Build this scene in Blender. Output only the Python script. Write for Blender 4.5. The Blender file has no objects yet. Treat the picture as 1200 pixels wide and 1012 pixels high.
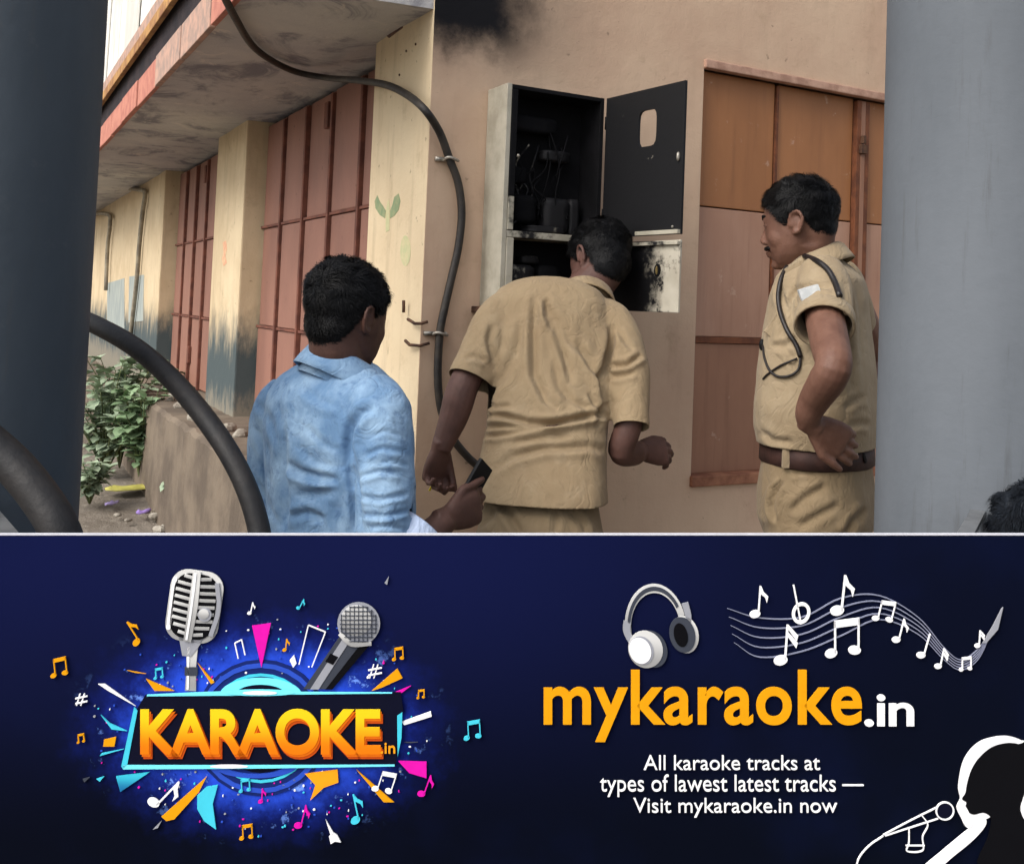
import bpy, bmesh, math, random
import numpy as np
from mathutils import Vector, Matrix, noise

random.seed(7); np.random.seed(7)
SC = bpy.context.scene
COL = SC.collection

# ------------------------------------------------------------------ camera
# Two vanishing points of the building (pixels of the 1200x1012 photograph) and
# the photo's own centre give focal length and orientation.
# World: X along the meter-box wall, Y along the shutter facade, corner arris at x=y=0.
FPX, CX, CY = 1176.0, 600.0, 313.0
H = 1.45
def _dir(px, py): return Vector((px - CX, -(py - CY), -FPX)).normalized()
_dR, _dL = _dir(2800, 449), _dir(-30, 335)
_X = _dR; _Z = _dR.cross(_dL).normalized(); _Y = _Z.cross(_X).normalized()
_X = _Y.cross(_Z)
ROT = Matrix((_X, _Y, _Z))                       # camera -> world
CAM = Vector((-1.18, -2.77, H))
FW = ROT @ Vector((0, 0, -1)); RT = ROT @ Vector((1, 0, 0)); UPV = ROT @ Vector((0, 1, 0))
cam_d = bpy.data.cameras.new('camera'); cam = bpy.data.objects.new('camera', cam_d)
COL.objects.link(cam); SC.camera = cam
cam.matrix_world = Matrix.Translation(CAM) @ ROT.to_4x4()
cam_d.sensor_fit = 'HORIZONTAL'; cam_d.sensor_width = 36.0
cam_d.lens = 36.0 * FPX / 1200.0
cam_d.shift_y = -(506.0 - CY) / 1200.0
cam_d.clip_start = 0.02; cam_d.clip_end = 2000

def ray(px, py): return ROT @ Vector((px - CX, -(py - CY), -FPX)) / FPX     # depth 1 along the axis
def at(px, py, d): return CAM + ray(px, py) * d
def _on(px, py, ax, c):
    r = ray(px, py); return CAM + r * ((c - CAM[ax]) / r[ax])
def onx(px, py, c=0.0): return _on(px, py, 0, c)
def ony(px, py, c=0.0): return _on(px, py, 1, c)
def onz(px, py, c=0.0): return _on(px, py, 2, c)
def proj(V):
    q = (V - np.array(CAM)) @ np.array(ROT)       # rows: world -> camera
    d = -q[:, 2]
    return CX + FPX * q[:, 0] / d, CY - FPX * q[:, 1] / d, d

# ------------------------------------------------------------------ world, sun, exposure
SUN_DIR = Vector((-0.95, -0.22, 0.92)).normalized()     # towards the sun: over the open street
SUN_EL = math.asin(SUN_DIR.z); SUN_AZ = math.atan2(SUN_DIR.x, SUN_DIR.y)
world = bpy.data.worlds.new('World'); SC.world = world; world.use_nodes = True
wn = world.node_tree.nodes; wl = world.node_tree.links
bg = wn['Background']; sky = wn.new('ShaderNodeTexSky'); sky.sky_type = 'NISHITA'
sky.sun_disc = False; sky.sun_elevation = SUN_EL; sky.sun_rotation = SUN_AZ
sky.air_density = 1.0; sky.dust_density = 3.5; sky.ozone_density = 1.0
hsv = wn.new('ShaderNodeHueSaturation'); hsv.inputs['Saturation'].default_value = 0.45   # thin overcast
wl.new(sky.outputs[0], hsv.inputs['Color']); wl.new(hsv.outputs[0], bg.inputs['Color'])
bg.inputs["Strength"].default_value = 0.14
sun_d = bpy.data.lights.new('sun', 'SUN'); sun = bpy.data.objects.new('sun', sun_d); COL.objects.link(sun)
sun_d.energy = 1.2; sun_d.angle = math.radians(40); sun_d.color = (1.0, 0.96, 0.9)
sun.location = (-6, -4, 8); sun.rotation_euler = SUN_DIR.to_track_quat('Z', 'Y').to_euler()
SC.view_settings.view_transform = 'Standard'; SC.view_settings.look = 'None'
SC.view_settings.gamma = 1.0; SC.view_settings.use_curve_mapping = False
SC.view_settings.exposure = 0.85
SC.render.engine = 'CYCLES'
SC.cycles.use_denoising = True
SC.cycles.max_bounces = 8; SC.cycles.diffuse_bounces = 4

# ------------------------------------------------------------------ materials
def s2l(c):
    c = c / 255.0
    return c / 12.92 if c <= 0.04045 else ((c + 0.055) / 1.055) ** 2.4
def rgb(r, g, b): return (s2l(r), s2l(g), s2l(b), 1.0)
_M = {}
class NB:
    def __init__(s, name):
        s.m = bpy.data.materials.new(name); s.m.use_nodes = True
        s.nt = s.m.node_tree; s.n = s.nt.nodes; s.l = s.nt.links; s.b = s.n['Principled BSDF']
        s.geo = s.n.new('ShaderNodeNewGeometry'); s.pos = s.geo.outputs['Position']
    def noise(s, scale, detail=5, rough=0.55, vec=None, stretch=None, dist=0.0):
        v = vec or s.pos
        if stretch:
            mp = s.n.new('ShaderNodeMapping'); mp.inputs['Scale'].default_value = stretch
            s.l.new(v, mp.inputs['Vector']); v = mp.outputs[0]
        t = s.n.new('ShaderNodeTexNoise'); t.inputs['Scale'].default_value = scale
        t.inputs['Detail'].default_value = detail; t.inputs['Roughness'].default_value = rough
        t.inputs['Distortion'].default_value = dist
        s.l.new(v, t.inputs['Vector']); return t.outputs['Fac']
    def ramp(s, fac, lo, hi, a=0.0, b=1.0):
        r = s.n.new('ShaderNodeMapRange'); r.interpolation_type = 'SMOOTHSTEP'
        r.inputs[1].default_value = lo; r.inputs[2].default_value = hi
        r.inputs[3].default_value = a; r.inputs[4].default_value = b
        s.l.new(fac, r.inputs[0]); return r.outputs[0]
    def mix(s, fac, a, b, mode='MIX'):
        m = s.n.new('ShaderNodeMix'); m.data_type = 'RGBA'; m.blend_type = mode
        for sock, v in ((m.inputs[0], fac), (m.inputs[6], a), (m.inputs[7], b)):
            if isinstance(v, bpy.types.NodeSocket): s.l.new(v, sock)
            else: sock.default_value = v
        return m.outputs[2]
    def math(s, op, a, b=None):
        m = s.n.new('ShaderNodeMath'); m.operation = op
        for sock, v in zip(m.inputs, (a, b)):
            if v is None: continue
            if isinstance(v, bpy.types.NodeSocket): s.l.new(v, sock)
            else: sock.default_value = v
        return m.outputs[0]
    def xyz(s, vec=None):
        x = s.n.new('ShaderNodeSeparateXYZ'); s.l.new(vec or s.pos, x.inputs[0]); return x.outputs
    def color(s, c):
        if isinstance(c, bpy.types.NodeSocket): s.l.new(c, s.b.inputs['Base Color'])
        else: s.b.inputs['Base Color'].default_value = c
    def bump(s, h, dist=0.004, strength=0.5):
        b = s.n.new('ShaderNodeBump'); b.inputs['Distance'].default_value = dist
        b.inputs['Strength'].default_value = strength
        s.l.new(h, b.inputs['Height']); s.l.new(b.outputs[0], s.b.inputs['Normal'])
    def fin(s, rough=0.7, spec=0.3, metal=0.0):
        s.b.inputs['Roughness'].default_value = rough; s.b.inputs['Specular IOR Level'].default_value = spec
        s.b.inputs['Metallic'].default_value = metal; return s.m

def mottled(name, c1, c2, scale=6.0, rough=0.8, spec=0.25, metal=0.0, fine=60.0, bump=0.003, stretch=None, lo=0.35, hi=0.65, bs=0.5):
    if name in _M: return _M[name]
    k = NB(name); f = k.noise(scale, 6, 0.6, stretch=stretch); k.color(k.mix(k.ramp(f, lo, hi), c1, c2))
    if bump: k.bump(k.noise(fine, 4, 0.6), bump, bs)
    _M[name] = k.fin(rough, spec, metal); return _M[name]
def plain(name, c, rough=0.6, spec=0.3, metal=0.0):
    if name not in _M:
        k = NB(name); f = k.noise(35.0, 3); a = tuple(x * 0.9 for x in c[:3]) + (1,)
        k.color(k.mix(k.ramp(f, 0.3, 0.7), a, c)); _M[name] = k.fin(rough, spec, metal)
    return _M[name]

# ------------------------------------------------------------------ objects
def tag(o, label=None, cat=None, group=None, kind=None):
    if label: o['label'] = label
    if cat: o['category'] = cat
    if group: o['group'] = group
    if kind: o['kind'] = kind
    return o
def empty(name, loc, label=None, cat=None, group=None, parent=None, kind=None):
    o = bpy.data.objects.new(name, None); COL.objects.link(o); o.location = loc; o.empty_display_size = 0.1
    o['_loc'] = list(loc); del o['_loc']
    return tag(o, label, cat, group, kind)
def wloc(o):
    v = Vector(o.location); p = o.parent
    return v
def adopt(o, parent):
    """parent without moving: all our objects carry world-space vertices or plain translations"""
    if parent is None: return o
    o.parent = parent
    bpy.context.view_layer.update()
    o.matrix_parent_inverse = parent.matrix_world.inverted()
    return o
_PENDING = []
def link(name, me, mat=None, parent=None, smooth=False):
    o = bpy.data.objects.new(name, me); COL.objects.link(o)
    if mat: me.materials.append(mat)
    if smooth: me.shade_smooth()
    if parent is not None:
        o.parent = parent
        # every ancestor is a pure translation or identity
        t = Vector((0, 0, 0)); p = parent
        M_ = PW.get(parent.name, Matrix.Identity(4)) if parent.type == 'EMPTY' else PW.get(parent.name, Matrix.Identity(4))
        o.matrix_parent_inverse = M_.inverted()
    PW[o.name] = Matrix.Identity(4)
    return o
PW = {}
def root(name, loc, label, cat, group=None, kind=None):
    o = empty(name, loc, label, cat, group, kind=kind); PW[o.name] = Matrix.Translation(Vector(loc)); return o

class MB:
    """collects shapes; build() links them as ONE mesh object (world-space vertices)"""
    def __init__(s): s.v = []; s.f = []
    def add(s, vs, fs):
        k = len(s.v); s.v += [tuple(v) for v in vs]; s.f += [tuple(i + k for i in f) for f in fs]; return s
    def hexa(s, p):          # 8 points: bottom loop 0-3, top loop 4-7
        return s.add(p, [(0, 3, 2, 1), (4, 5, 6, 7), (0, 1, 5, 4), (1, 2, 6, 5), (2, 3, 7, 6), (3, 0, 4, 7)])
    def box(s, x0, x1, y0, y1, z0, z1):
        return s.hexa([(x0, y0, z0), (x1, y0, z0), (x1, y1, z0), (x0, y1, z0), (x0, y0, z1), (x1, y0, z1), (x1, y1, z1), (x0, y1, z1)])
    def obox(s, o, a, b, c):  # origin corner and three edge vectors
        o, a, b, c = map(Vector, (o, a, b, c))
        return s.hexa([o, o + a, o + a + b, o + b, o + c, o + a + c, o + a + b + c, o + b + c])
    def tube(s, pts, r, n=10, caps=True):
        pts = [Vector(p) for p in pts]
        if not hasattr(r, '__len__'): r = [r] * len(pts)
        t0 = (pts[1] - pts[0]).normalized(); u = t0.orthogonal().normalized(); rings = []
        for i, p in enumerate(pts):
            t = (pts[min(i + 1, len(pts) - 1)] - pts[max(i - 1, 0)]).normalized()
            u = (u - t * u.dot(t)).normalized(); w = t.cross(u)
            rings.append([p + (u * math.cos(2 * math.pi * k / n) + w * math.sin(2 * math.pi * k / n)) * r[i] for k in range(n)])
        return s.rings(rings, caps)
    def rings(s, rings, caps=True, closed=True):
        n = len(rings[0]); vs = [p for R_ in rings for p in R_]; fs = []
        for i in range(len(rings) - 1):
            for k in range(n if closed else n - 1):
                a = i * n + k; b = i * n + (k + 1) % n; fs.append((a, b, b + n, a + n))
        if caps and closed:
            fs.append(tuple(range(n - 1, -1, -1))); m = (len(rings) - 1) * n; fs.append(tuple(range(m, m + n)))
        return s.add(vs, fs)
    def ell(s, c, ax, n=16, m=10):     # ellipsoid: centre, three axis vectors
        c = Vector(c); a, b, d = map(Vector, ax); rings = []
        for i in range(1, m):
            th = math.pi * i / m
            rings.append([c - d * math.cos(th) + (a * math.cos(2 * math.pi * k / n) + b * math.sin(2 * math.pi * k / n)) * math.sin(th) for k in range(n)])
        k0 = len(s.v); s.rings(rings, False)
        vb = len(s.v); s.v += [tuple(c - d), tuple(c + d)]
        for k in range(n):
            s.f.append((vb, k0 + (k + 1) % n, k0 + k)); e = k0 + (m - 2) * n
            s.f.append((vb + 1, e + k, e + (k + 1) % n))
        return s
    def mesh(s, name):
        me = bpy.data.meshes.new(name); me.from_pydata(s.v, [], s.f); me.update(); return me
    def build(s, name, mat, parent=None, smooth=False, bevel=0.0):
        me = s.mesh(name)
        if bevel:
            bm = bmesh.new(); bm.from_mesh(me)
            bmesh.ops.recalc_face_normals(bm, faces=bm.faces)
            bmesh.ops.bevel(bm, geom=bm.edges, offset=bevel, segments=2, affect='EDGES', profile=0.6); bm.to_mesh(me); bm.free()
        else:
            bm = bmesh.new(); bm.from_mesh(me); bmesh.ops.recalc_face_normals(bm, faces=bm.faces); bm.to_mesh(me); bm.free()
        return link(name, me, mat, parent, smooth)
def smooth_curve(pts, sub=8):
    P = [Vector(p) for p in pts]; P = [P[0] * 2 - P[1]] + P + [P[-1] * 2 - P[-2]]; out = []
    for i in range(1, len(P) - 2):
        a, b, c, d = P[i - 1:i + 3]
        for k in range(sub):
            t = k / sub
            out.append(0.5 * ((2 * b) + (c - a) * t + (2 * a - 5 * b + 4 * c - d) * t * t + (3 * b - 3 * c + d - a) * t ** 3))
    out.append(P[-2]); return out
# ================================================================== SETTING
# ---- plaster materials
def m_plaster(name, c1, c2, soot=False, damp=False, tint=None):
    k = NB(name); x, y, z = k.xyz()
    f = k.noise(2.2, 6, 0.6); col = k.mix(k.ramp(f, 0.3, 0.7), c1, c2)
    g = k.noise(9.0, 6, 0.65); col = k.mix(k.ramp(g, 0.55, 0.75, 0, 0.35), col, rgb(150, 128, 100))
    p = k.noise(26.0, 4, 0.6); col = k.mix(k.ramp(p, 0.66, 0.72, 0, 0.5), col, rgb(105, 90, 75))
    st = k.noise(5.0, 5, 0.6, stretch=(3.0, 3.0, 0.35)); col = k.mix(k.ramp(st, 0.5, 0.72, 0, 0.10 if soot else 0.25), col, rgb(128, 112, 92))
    if damp:      # grey-black mildew climbing the foot of the far columns
        n = k.noise(7.0, 6, 0.7, stretch=(1.6, 1.6, 0.5)); zz = k.math('ADD', z, k.math('MULTIPLY', k.math('SUBTRACT', n, 0.5), 0.55))
        yy = k.ramp(y, 1.4, 2.3)
        col = k.mix(k.math('MULTIPLY', k.ramp(zz, 1.42, 1.12), yy), col, rgb(74, 84, 86))
        col = k.mix(k.math('MULTIPLY', k.ramp(zz, 0.98, 0.84, 0, 0.6), yy), col, rgb(150, 140, 122))
    if soot:      # burn mark under the eaves and breath of smoke over the meter box
        n = k.noise(4.5, 6, 0.65); n2 = k.noise(17.0, 5, 0.7)
        nn = k.math('ADD', k.math('MULTIPLY', k.math('SUBTRACT', n, 0.5), 0.22), k.math('MULTIPLY', k.math('SUBTRACT', n2, 0.5), 0.07))
        zz = k.math('ADD', z, nn); xx = k.math('ADD', x, k.math('MULTIPLY', nn, 1.3))
        col = k.mix(k.math('MULTIPLY', k.ramp(zz, 2.06, 2.36, 0, 0.6), k.ramp(xx, 0.75, 0.16)), col, rgb(88, 76, 68))
        col = k.mix(k.math('MULTIPLY', k.ramp(zz, 2.17, 2.32), k.ramp(xx, 0.42, 0.20)), col, rgb(20, 20, 24))
        q = k.ramp(k.noise(1.6, 4, 0.5), 0.5, 0.66, 0, 0.4)
        col = k.mix(k.math('MULTIPLY', q, k.ramp(z, 1.7, 1.2)), col, rgb(182, 118, 98))
    k.color(col)
    b1 = k.noise(14.0, 6, 0.6); b2 = k.noise(120.0, 3, 0.6)
    k.bump(k.math('ADD', k.math('MULTIPLY', b1, 1.0), k.math('MULTIPLY', b2, 0.25)), 0.006, 0.45)
    return k.fin(0.88, 0.2)
PL_RIGHT = m_plaster('peach_plaster', rgb(204, 177, 151), rgb(192, 162, 138), soot=True)
PL_LEFT = m_plaster('cream_plaster', rgb(210, 192, 160), rgb(190, 170, 138), damp=True)
PL_CORNER = m_plaster('corner_plaster', rgb(216, 198, 166), rgb(204, 184, 152))

def m_shutter(name, c1, c2):
    k = NB(name); f = k.noise(4.0, 6, 0.6, stretch=(1, 1, 0.4)); col = k.mix(k.ramp(f, 0.3, 0.7), c1, c2)
    r = k.noise(22.0, 6, 0.7); col = k.mix(k.ramp(r, 0.62, 0.72, 0, 0.7), col, rgb(86, 58, 46))
    x, y, z = k.xyz(); n = k.noise(8.0, 5, 0.6)
    col = k.mix(k.ramp(k.math('ADD', z, k.math('MULTIPLY', n, 0.3)), 1.25, 0.95, 0, 0.5), col, rgb(156, 112, 92))
    k.color(col); k.bump(k.noise(45.0, 4), 0.002, 0.5); return k.fin(0.6, 0.3)
M_SHUT = m_shutter('shutter_paint', rgb(144, 104, 90), rgb(128, 92, 80))
M_RIB = mottled('shutter_rib', rgb(92, 58, 50), rgb(120, 76, 62), 12.0, 0.7)
M_CONC = None
def _conc():
    k = NB('stained_concrete'); f = k.noise(2.4, 7, 0.65, ); col = k.mix(k.ramp(f, 0.3, 0.7), rgb(176, 174, 176), rgb(196, 192, 188))
    g = k.noise(3.0, 7, 0.7, stretch=(1.3, 1, 1), dist=.8); col = k.mix(k.ramp(g, 0.48, 0.66, 0, 0.85), col, rgb(118, 117, 126))
    h = k.noise(4.0, 7, 0.75, stretch=(1.3, 1, 1), dist=1.2); col = k.mix(k.ramp(h, 0.58, 0.66, 0, 0.6), col, rgb(218, 208, 198))
    k.color(col); k.bump(k.noise(16.0, 6, 0.7), 0.012, 0.6); return k.fin(0.9, 0.2)
M_CONC = _conc()
M_PINK = mottled('pink_paint', rgb(188, 128, 110), rgb(168, 108, 94), 14.0, 0.8, fine=40)
M_PINK2 = mottled('pale_flaking_paint', rgb(186, 150, 132), rgb(150, 130, 120), 18.0, 0.85, fine=40)
M_OCHRE = mottled('ochre_wood', rgb(182, 140, 84), rgb(140, 98, 66), 10.0, 0.75)
M_DARK = mottled('dark_fill', rgb(52, 44, 46), rgb(34, 30, 34), 8.0, 0.9)  # dark tone for the shade in the fascia gap, also on the inner walls
M_SHEET = mottled('white_plastic_sheet', rgb(224, 222, 214), rgb(190, 188, 180), 7.0, 0.5, stretch=(1, 1, 0.2))
M_PLINTH = mottled('plinth_cement', rgb(118, 106, 92), rgb(92, 82, 72), 3.5, 0.92, fine=30, bump=0.01)

# ---- ground: one sheet to the horizon, rising towards the far left
def ground_z(x, y):
    t = max(0.0, min(1.0, (y - 0.2) / 3.4)); t = t * t * (3 - 2 * t)
    return 0.38 * t
gx = [-300, -80, -30, -14] + [(-80 + 4 * i) / 10 for i in range(41)] + [14, 30, 80, 300]
gy = [-300, -80, -30, -14] + [(-80 + 4 * i) / 10 for i in range(51)] + [20, 30, 80, 300]
gv = []
for yy in gy:
    for xx in gx:
        n = noise.noise(Vector((xx * 0.9, yy * 0.9, 0))) * 0.03 + noise.noise(Vector((xx * 2.7, yy * 2.7, 4))) * 0.012 if -8.5 < xx < 8.5 and -8.5 < yy < 13 else 0
        gv.append((xx, yy, ground_z(xx, yy) + n - 0.02))
W_ = len(gx); gf = [(j * W_ + i, j * W_ + i + 1, (j + 1) * W_ + i + 1, (j + 1) * W_ + i) for j in range(len(gy) - 1) for i in range(W_ - 1)]
k = NB('ground_soil'); f = k.noise(1.3, 7, 0.65); col = k.mix(k.ramp(f, 0.35, 0.65), rgb(132, 124, 114), rgb(102, 94, 84))
g = k.noise(18.0, 6, 0.7); col = k.mix(k.ramp(g, 0.5, 0.7, 0, 0.6), col, rgb(154, 146, 134)); k.color(col)
k.bump(k.noise(24.0, 6, 0.7), 0.02, 0.7); M_GROUND = k.fin(0.95, 0.15)
gm = MB().add(gv, gf).mesh('ground'); go = link('ground', gm, M_GROUND, None, True); tag(go, kind='structure')

# ---- cement step along the meter-box wall
st = MB().box(0.02, 5.0, -1.25, -0.002, -0.2, 0.10).build('pavement', mottled('step_cement', rgb(138, 128, 114), rgb(112, 102, 92), 4.0, 0.92, fine=30, bump=0.008), None, False, 0.012)
tag(st, kind='structure')

# ---- the shop building
B = root('shop_building', (0, 0, 0), 'old cream and peach corner shop building with rusty pink shutters and smoke-blackened wall', 'building')
WT = 3.6
# meter-box wall (y = 0 plane) with the recess of the plywood window
WX0, WX1, WZ0, WZ1 = 1.03, 3.05, 0.885, 2.335
wr = MB()
wr.box(0.0, WX0, 0.0, 0.22, 0, WT).box(WX0, WX1, 0.0, 0.22, 0, WZ0).box(WX0, WX1, 0.0, 0.22, WZ1, WT).box(WX1, 6.0, 0.0, 0.22, 0, WT)
wr.box(WX0 - .01, WX1 + .01, 0.14, 0.2, WZ0 - .01, WZ1 + .01)
wr.build('front_wall', PL_RIGHT, B)
# corner column, reveals and street facade
MB().box(-0.002, 0.24, 0.001, 0.50, 0.0, WT).build('column', PL_CORNER, B, False, 0.006)
for (a, b) in ((2.345, 3.03), (4.83, 5.02)):
    MB().box(-0.004, 0.24, a, b, 0.2, 2.6).build('column', PL_LEFT, B, False, 0.008)
MB().box(0.0, 0.24, 5.02, 11.0, 0.1, 2.6).build('street_wall', PL_LEFT, B)
for q_ in ((0.16, 0.24, 0.50, 2.345, 0.3, 2.6), (0.16, 0.24, 3.03, 4.83, 0.3, 2.6), (0.24, 6.0, 10.8, 11.0, 0.1, WT), (5.8, 6.0, 0.22, 10.8, 0.1, WT)):
    MB().box(*q_).build('inner_wall', M_DARK, B)
# roof
MB().box(-0.02, 6.1, -0.02, 11.1, WT, WT + 0.12).build('roof', M_CONC, B)
# plinth with crumbling top
pv = MB(); NP = 200
prof = []
for i in range(NP + 1):
    y = 0.02 + i * (10.9 / NP)
    e = noise.noise(Vector((0, y * 2.1, 1))) * 0.012 + noise.noise(Vector((0, y * 13, 3))) * 0.010; h = noise.noise(Vector((2, y * 9, 1))) * 0.018
    zt = 0.84 if y < 5 else 0.70
    prof.append([(-0.02, y, -0.1), (-0.30 + e * 0.4, y, -0.1), (-0.295 + e * 0.6, y, 0.45), (-0.285 + e, y, zt - 0.02 + h), (-0.265 + e, y, zt + h * 0.7), (0.15, y, zt + 0.01), (0.15, y, -0.1)])
pv.rings(prof, True).build('plinth', M_PLINTH, B)
# shutters: ribs, bars and separate sheet panels
def shutter(y0, y1, zb, zt, n):
    bx_ = 0.10
    s = MB().box(bx_ + 0.03, bx_ + 0.055, y0, y1, zb, zt).build('shutter', M_RIB, B)
    rows = [zb, 1.305, 1.805, zt]; wdt = (y1 - y0) / n
    for j in range(n):
        for r in range(3):
            dy = random.uniform(-.003, .003); dx = random.uniform(-.004, .004)
            MB().box(bx_ + dx, bx_ + 0.032, y0 + j * wdt + 0.016, y0 + (j + 1) * wdt - 0.016, rows[r] + 0.008, rows[r + 1] - 0.008).build('panel', M_SHUT, s, False, 0.004)
        if j:
            MB().box(bx_ - 0.018, bx_ + 0.03, y0 + j * wdt - 0.012, y0 + j * wdt + 0.012, zb, zt - 0.02).build('rib', M_RIB, s, False, 0.003)
    for r in (1, 2):
        MB().box(bx_ - 0.010, bx_ + 0.005, y0, y1, rows[r] - 0.006, rows[r] + 0.006).build('bar', M_RIB, s, False, 0.002)
    for yy_, zz_ in ((y0 + wdt * 2 + .04, 2.17), (y0 + wdt * 3 - .05, 1.0)):
        MB().box(bx_ - 0.02, bx_, yy_, yy_ + 0.05, zz_, zz_ + 0.11).build('latch', M_RIB, s, False, 0.003)
shutter(0.50, 2.343, 0.85, 2.33, 5)
shutter(3.032, 4.828, 0.85, 2.33, 5)
# balcony slab, fascia panels, dark strip for the gap's shade, parapet bands and white sheets
ZS = 2.337; XS = -0.548
sv = MB(); NR = 44; ringsS = []
for i in range(NR + 1):
    y = 0.006 + i * (11.0 / NR); w = [noise.noise(Vector((y * 2.1, q * 1.7, 9))) * 0.012 for q in range(5)]
    ringsS.append([(XS + 0.02, y, ZS + w[0] * .3), (XS * 0.66, y, ZS + w[1]), (XS * 0.33, y, ZS + w[2]), (0.20, y, ZS + 0.012), (0.20, y, ZS + 0.12), (XS + 0.02, y, ZS + 0.12)])
slab = sv.rings(ringsS, True).build('balcony_slab', M_CONC, B)
y = -0.03; i = 0
while y < 11:
    L = random.uniform(0.42, 0.62); j = random.uniform(0.0, 0.006)
    MB().box(XS - j, XS + 0.019, y + 0.006, y + L - 0.006, ZS - 0.012 + random.uniform(-.004, .004), ZS + 0.118).build('fascia_panel', M_PINK if (i > 2 or i == 0) else M_PINK2, slab, False, 0.004)
    y += L; i += 1
MB().box(XS + 0.030, XS + 0.06, 0.0, 11, ZS + 0.12, ZS + 0.37).build('shade_strip', M_DARK, slab)  # recess shade above the fascia, put in as a dark-coloured strip
MB().box(XS - 0.012, XS + 0.012, -0.02, 11, ZS + 0.262, ZS + 0.315).build('timber_band', M_OCHRE, slab, False, 0.004)
MB().box(XS - 0.004, XS + 0.020, -0.02, 11, ZS + 0.316, ZS + 0.385).build('parapet_band', M_PINK2, slab, False, 0.004)
y = -0.02
while y < 11:
    L = random.uniform(0.22, 0.4)
    v = []; nn = 9
    for q in range(nn):
        yy = y + 0.004 + (L - 0.008) * q / (nn - 1); xo = XS + 0.035 + 0.012 * math.sin(q * 1.6 + y * 9)
        v.append([(xo, yy, ZS + 0.387), (xo + 0.006, yy, ZS + 0.387), (xo + 0.006 + .01, yy, ZS + 1.05), (xo + .01, yy, ZS + 1.05)])
    MB().rings(v, True).build('sheet', M_SHEET, slab); y += L
# fallen-plaster patch and bolts at the head of the corner column
M_PATCH = mottled('bare_render', rgb(112, 86, 74), rgb(88, 70, 64), 20.0, 0.95, fine=30, bump=0.01)
def sheet_on_x(pts, x, th, name, mat, parent, rag=0.0):
    P = [onx(px, py, 0.0) for px, py in pts]
    a = [(x - th, p.y + random.uniform(-rag, rag), p.z + random.uniform(-rag, rag)) for p in P]; b = [(x + 0.004, q[1], q[2]) for q in a]
    return MB().rings([b, a], True).build(name, mat, parent)
sheet_on_x([(434, 26), (446, 24), (460, 26), (472, 25), (473, 33), (466, 38), (457, 45), (450, 38), (440, 34), (433, 31)], -0.002, 0.003, 'bare_patch', M_PATCH, B)
# painted green emblem and faded oval on the column
M_GREEN = mottled('faded_green_paint', rgb(128, 146, 112), rgb(150, 156, 120), 40.0, 0.9)
M_GREEN2 = mottled('pale_green_paint', rgb(186, 186, 144), rgb(200, 190, 150), 40.0, 0.9)
M_REDP = mottled('faded_red_paint', rgb(206, 150, 124), rgb(214, 178, 142), 40.0, 0.9)
sheet_on_x([(452, 256), (446, 252), (441, 244), (440, 236), (443, 229), (446, 236), (450, 242), (453, 247)], -0.002, 0.0012, 'painted_mark', M_GREEN, B)
sheet_on_x([(458, 256), (458, 247), (461, 240), (463, 231), (468, 227), (470, 236), (468, 246), (463, 253)], -0.002, 0.0012, 'painted_mark', M_GREEN, B)
sheet_on_x([(453, 272), (453, 250), (455, 236), (457, 234), (457.5, 250), (457, 270)], -0.002, 0.0010, 'painted_mark', M_GREEN2, B)
for (cx_, cy_, rx_, ry_) in ((476, 294, 6, 18),):
    sheet_on_x([(cx_ + rx_ * math.cos(t * math.pi / 8), cy_ + ry_ * math.sin(t * math.pi / 8)) for t in range(16)], -0.002, 0.0009, 'painted_mark', M_GREEN2, B)
sheet_on_x([(262, 284), (266, 282), (267, 292), (265, 300), (267, 308), (263, 312), (261, 304), (263, 296)], -0.004, 0.001, 'painted_mark', M_REDP, B)
# pale repair panels and a down pipe on the far wall
M_PALE = mottled('pale_grey_render', rgb(160, 166, 160), rgb(140, 148, 146), 9.0, 0.9, stretch=(1, 1, .3))
for q in (((126, 332), (146, 326), (146, 388), (126, 400)), ((152, 324), (169, 322), (168, 376), (151, 378))):
    sheet_on_x(q, 0.0, 0.004, 'repair_patch', M_PALE, B)
M_PIPE = mottled('grey_pipe', rgb(150, 142, 124), rgb(116, 108, 96), 14.0, 0.7)
pp = [onx(105, 212, -.03), onx(140, 219, -.03), onx(166, 223, -.03), onx(170, 228, -.03), onx(167, 250, -.03), onx(163, 290, -.03), onx(160, 330, -.03), onx(152, 400, -.03)]
MB().tube(smooth_curve(pp, 5), 0.018, 8).build('wall_pipe', M_PIPE, B, True)
pp = [onx(104, 251, -.04), onx(126, 251, -.04), onx(129, 262, -.04), onx(126, 290, -.04), onx(124, 340, -.04)]
MB().tube(smooth_curve(pp, 5), 0.02, 8).build('wall_pipe', M_PIPE, B, True)
M_RUST = mottled('rust', rgb(92, 66, 50), rgb(64, 46, 38), 30.0, 0.85)
def on_col(px, py): return onx(px, py, -0.02) if px < 492 else ony(px, py, -0.02)
for pts in (((478, 374), (486, 379), (494, 379), (501, 377)), ((475, 399), (480, 404), (492, 405), (503, 402)), ((473, 352), (473, 366))):
    MB().tube([on_col(*p) for p in pts], 0.005, 6).build('hook', M_RUST, B, True)
for p in ((481, 22), (487, 52), (476, 60), (468, 88)):
    c = onx(*p, -0.004); MB().ell(c, ((.003, 0, 0), (0, .0035, 0), (0, 0, .0045)), 8, 6).build('nail_hole', M_RUST, B)

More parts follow.
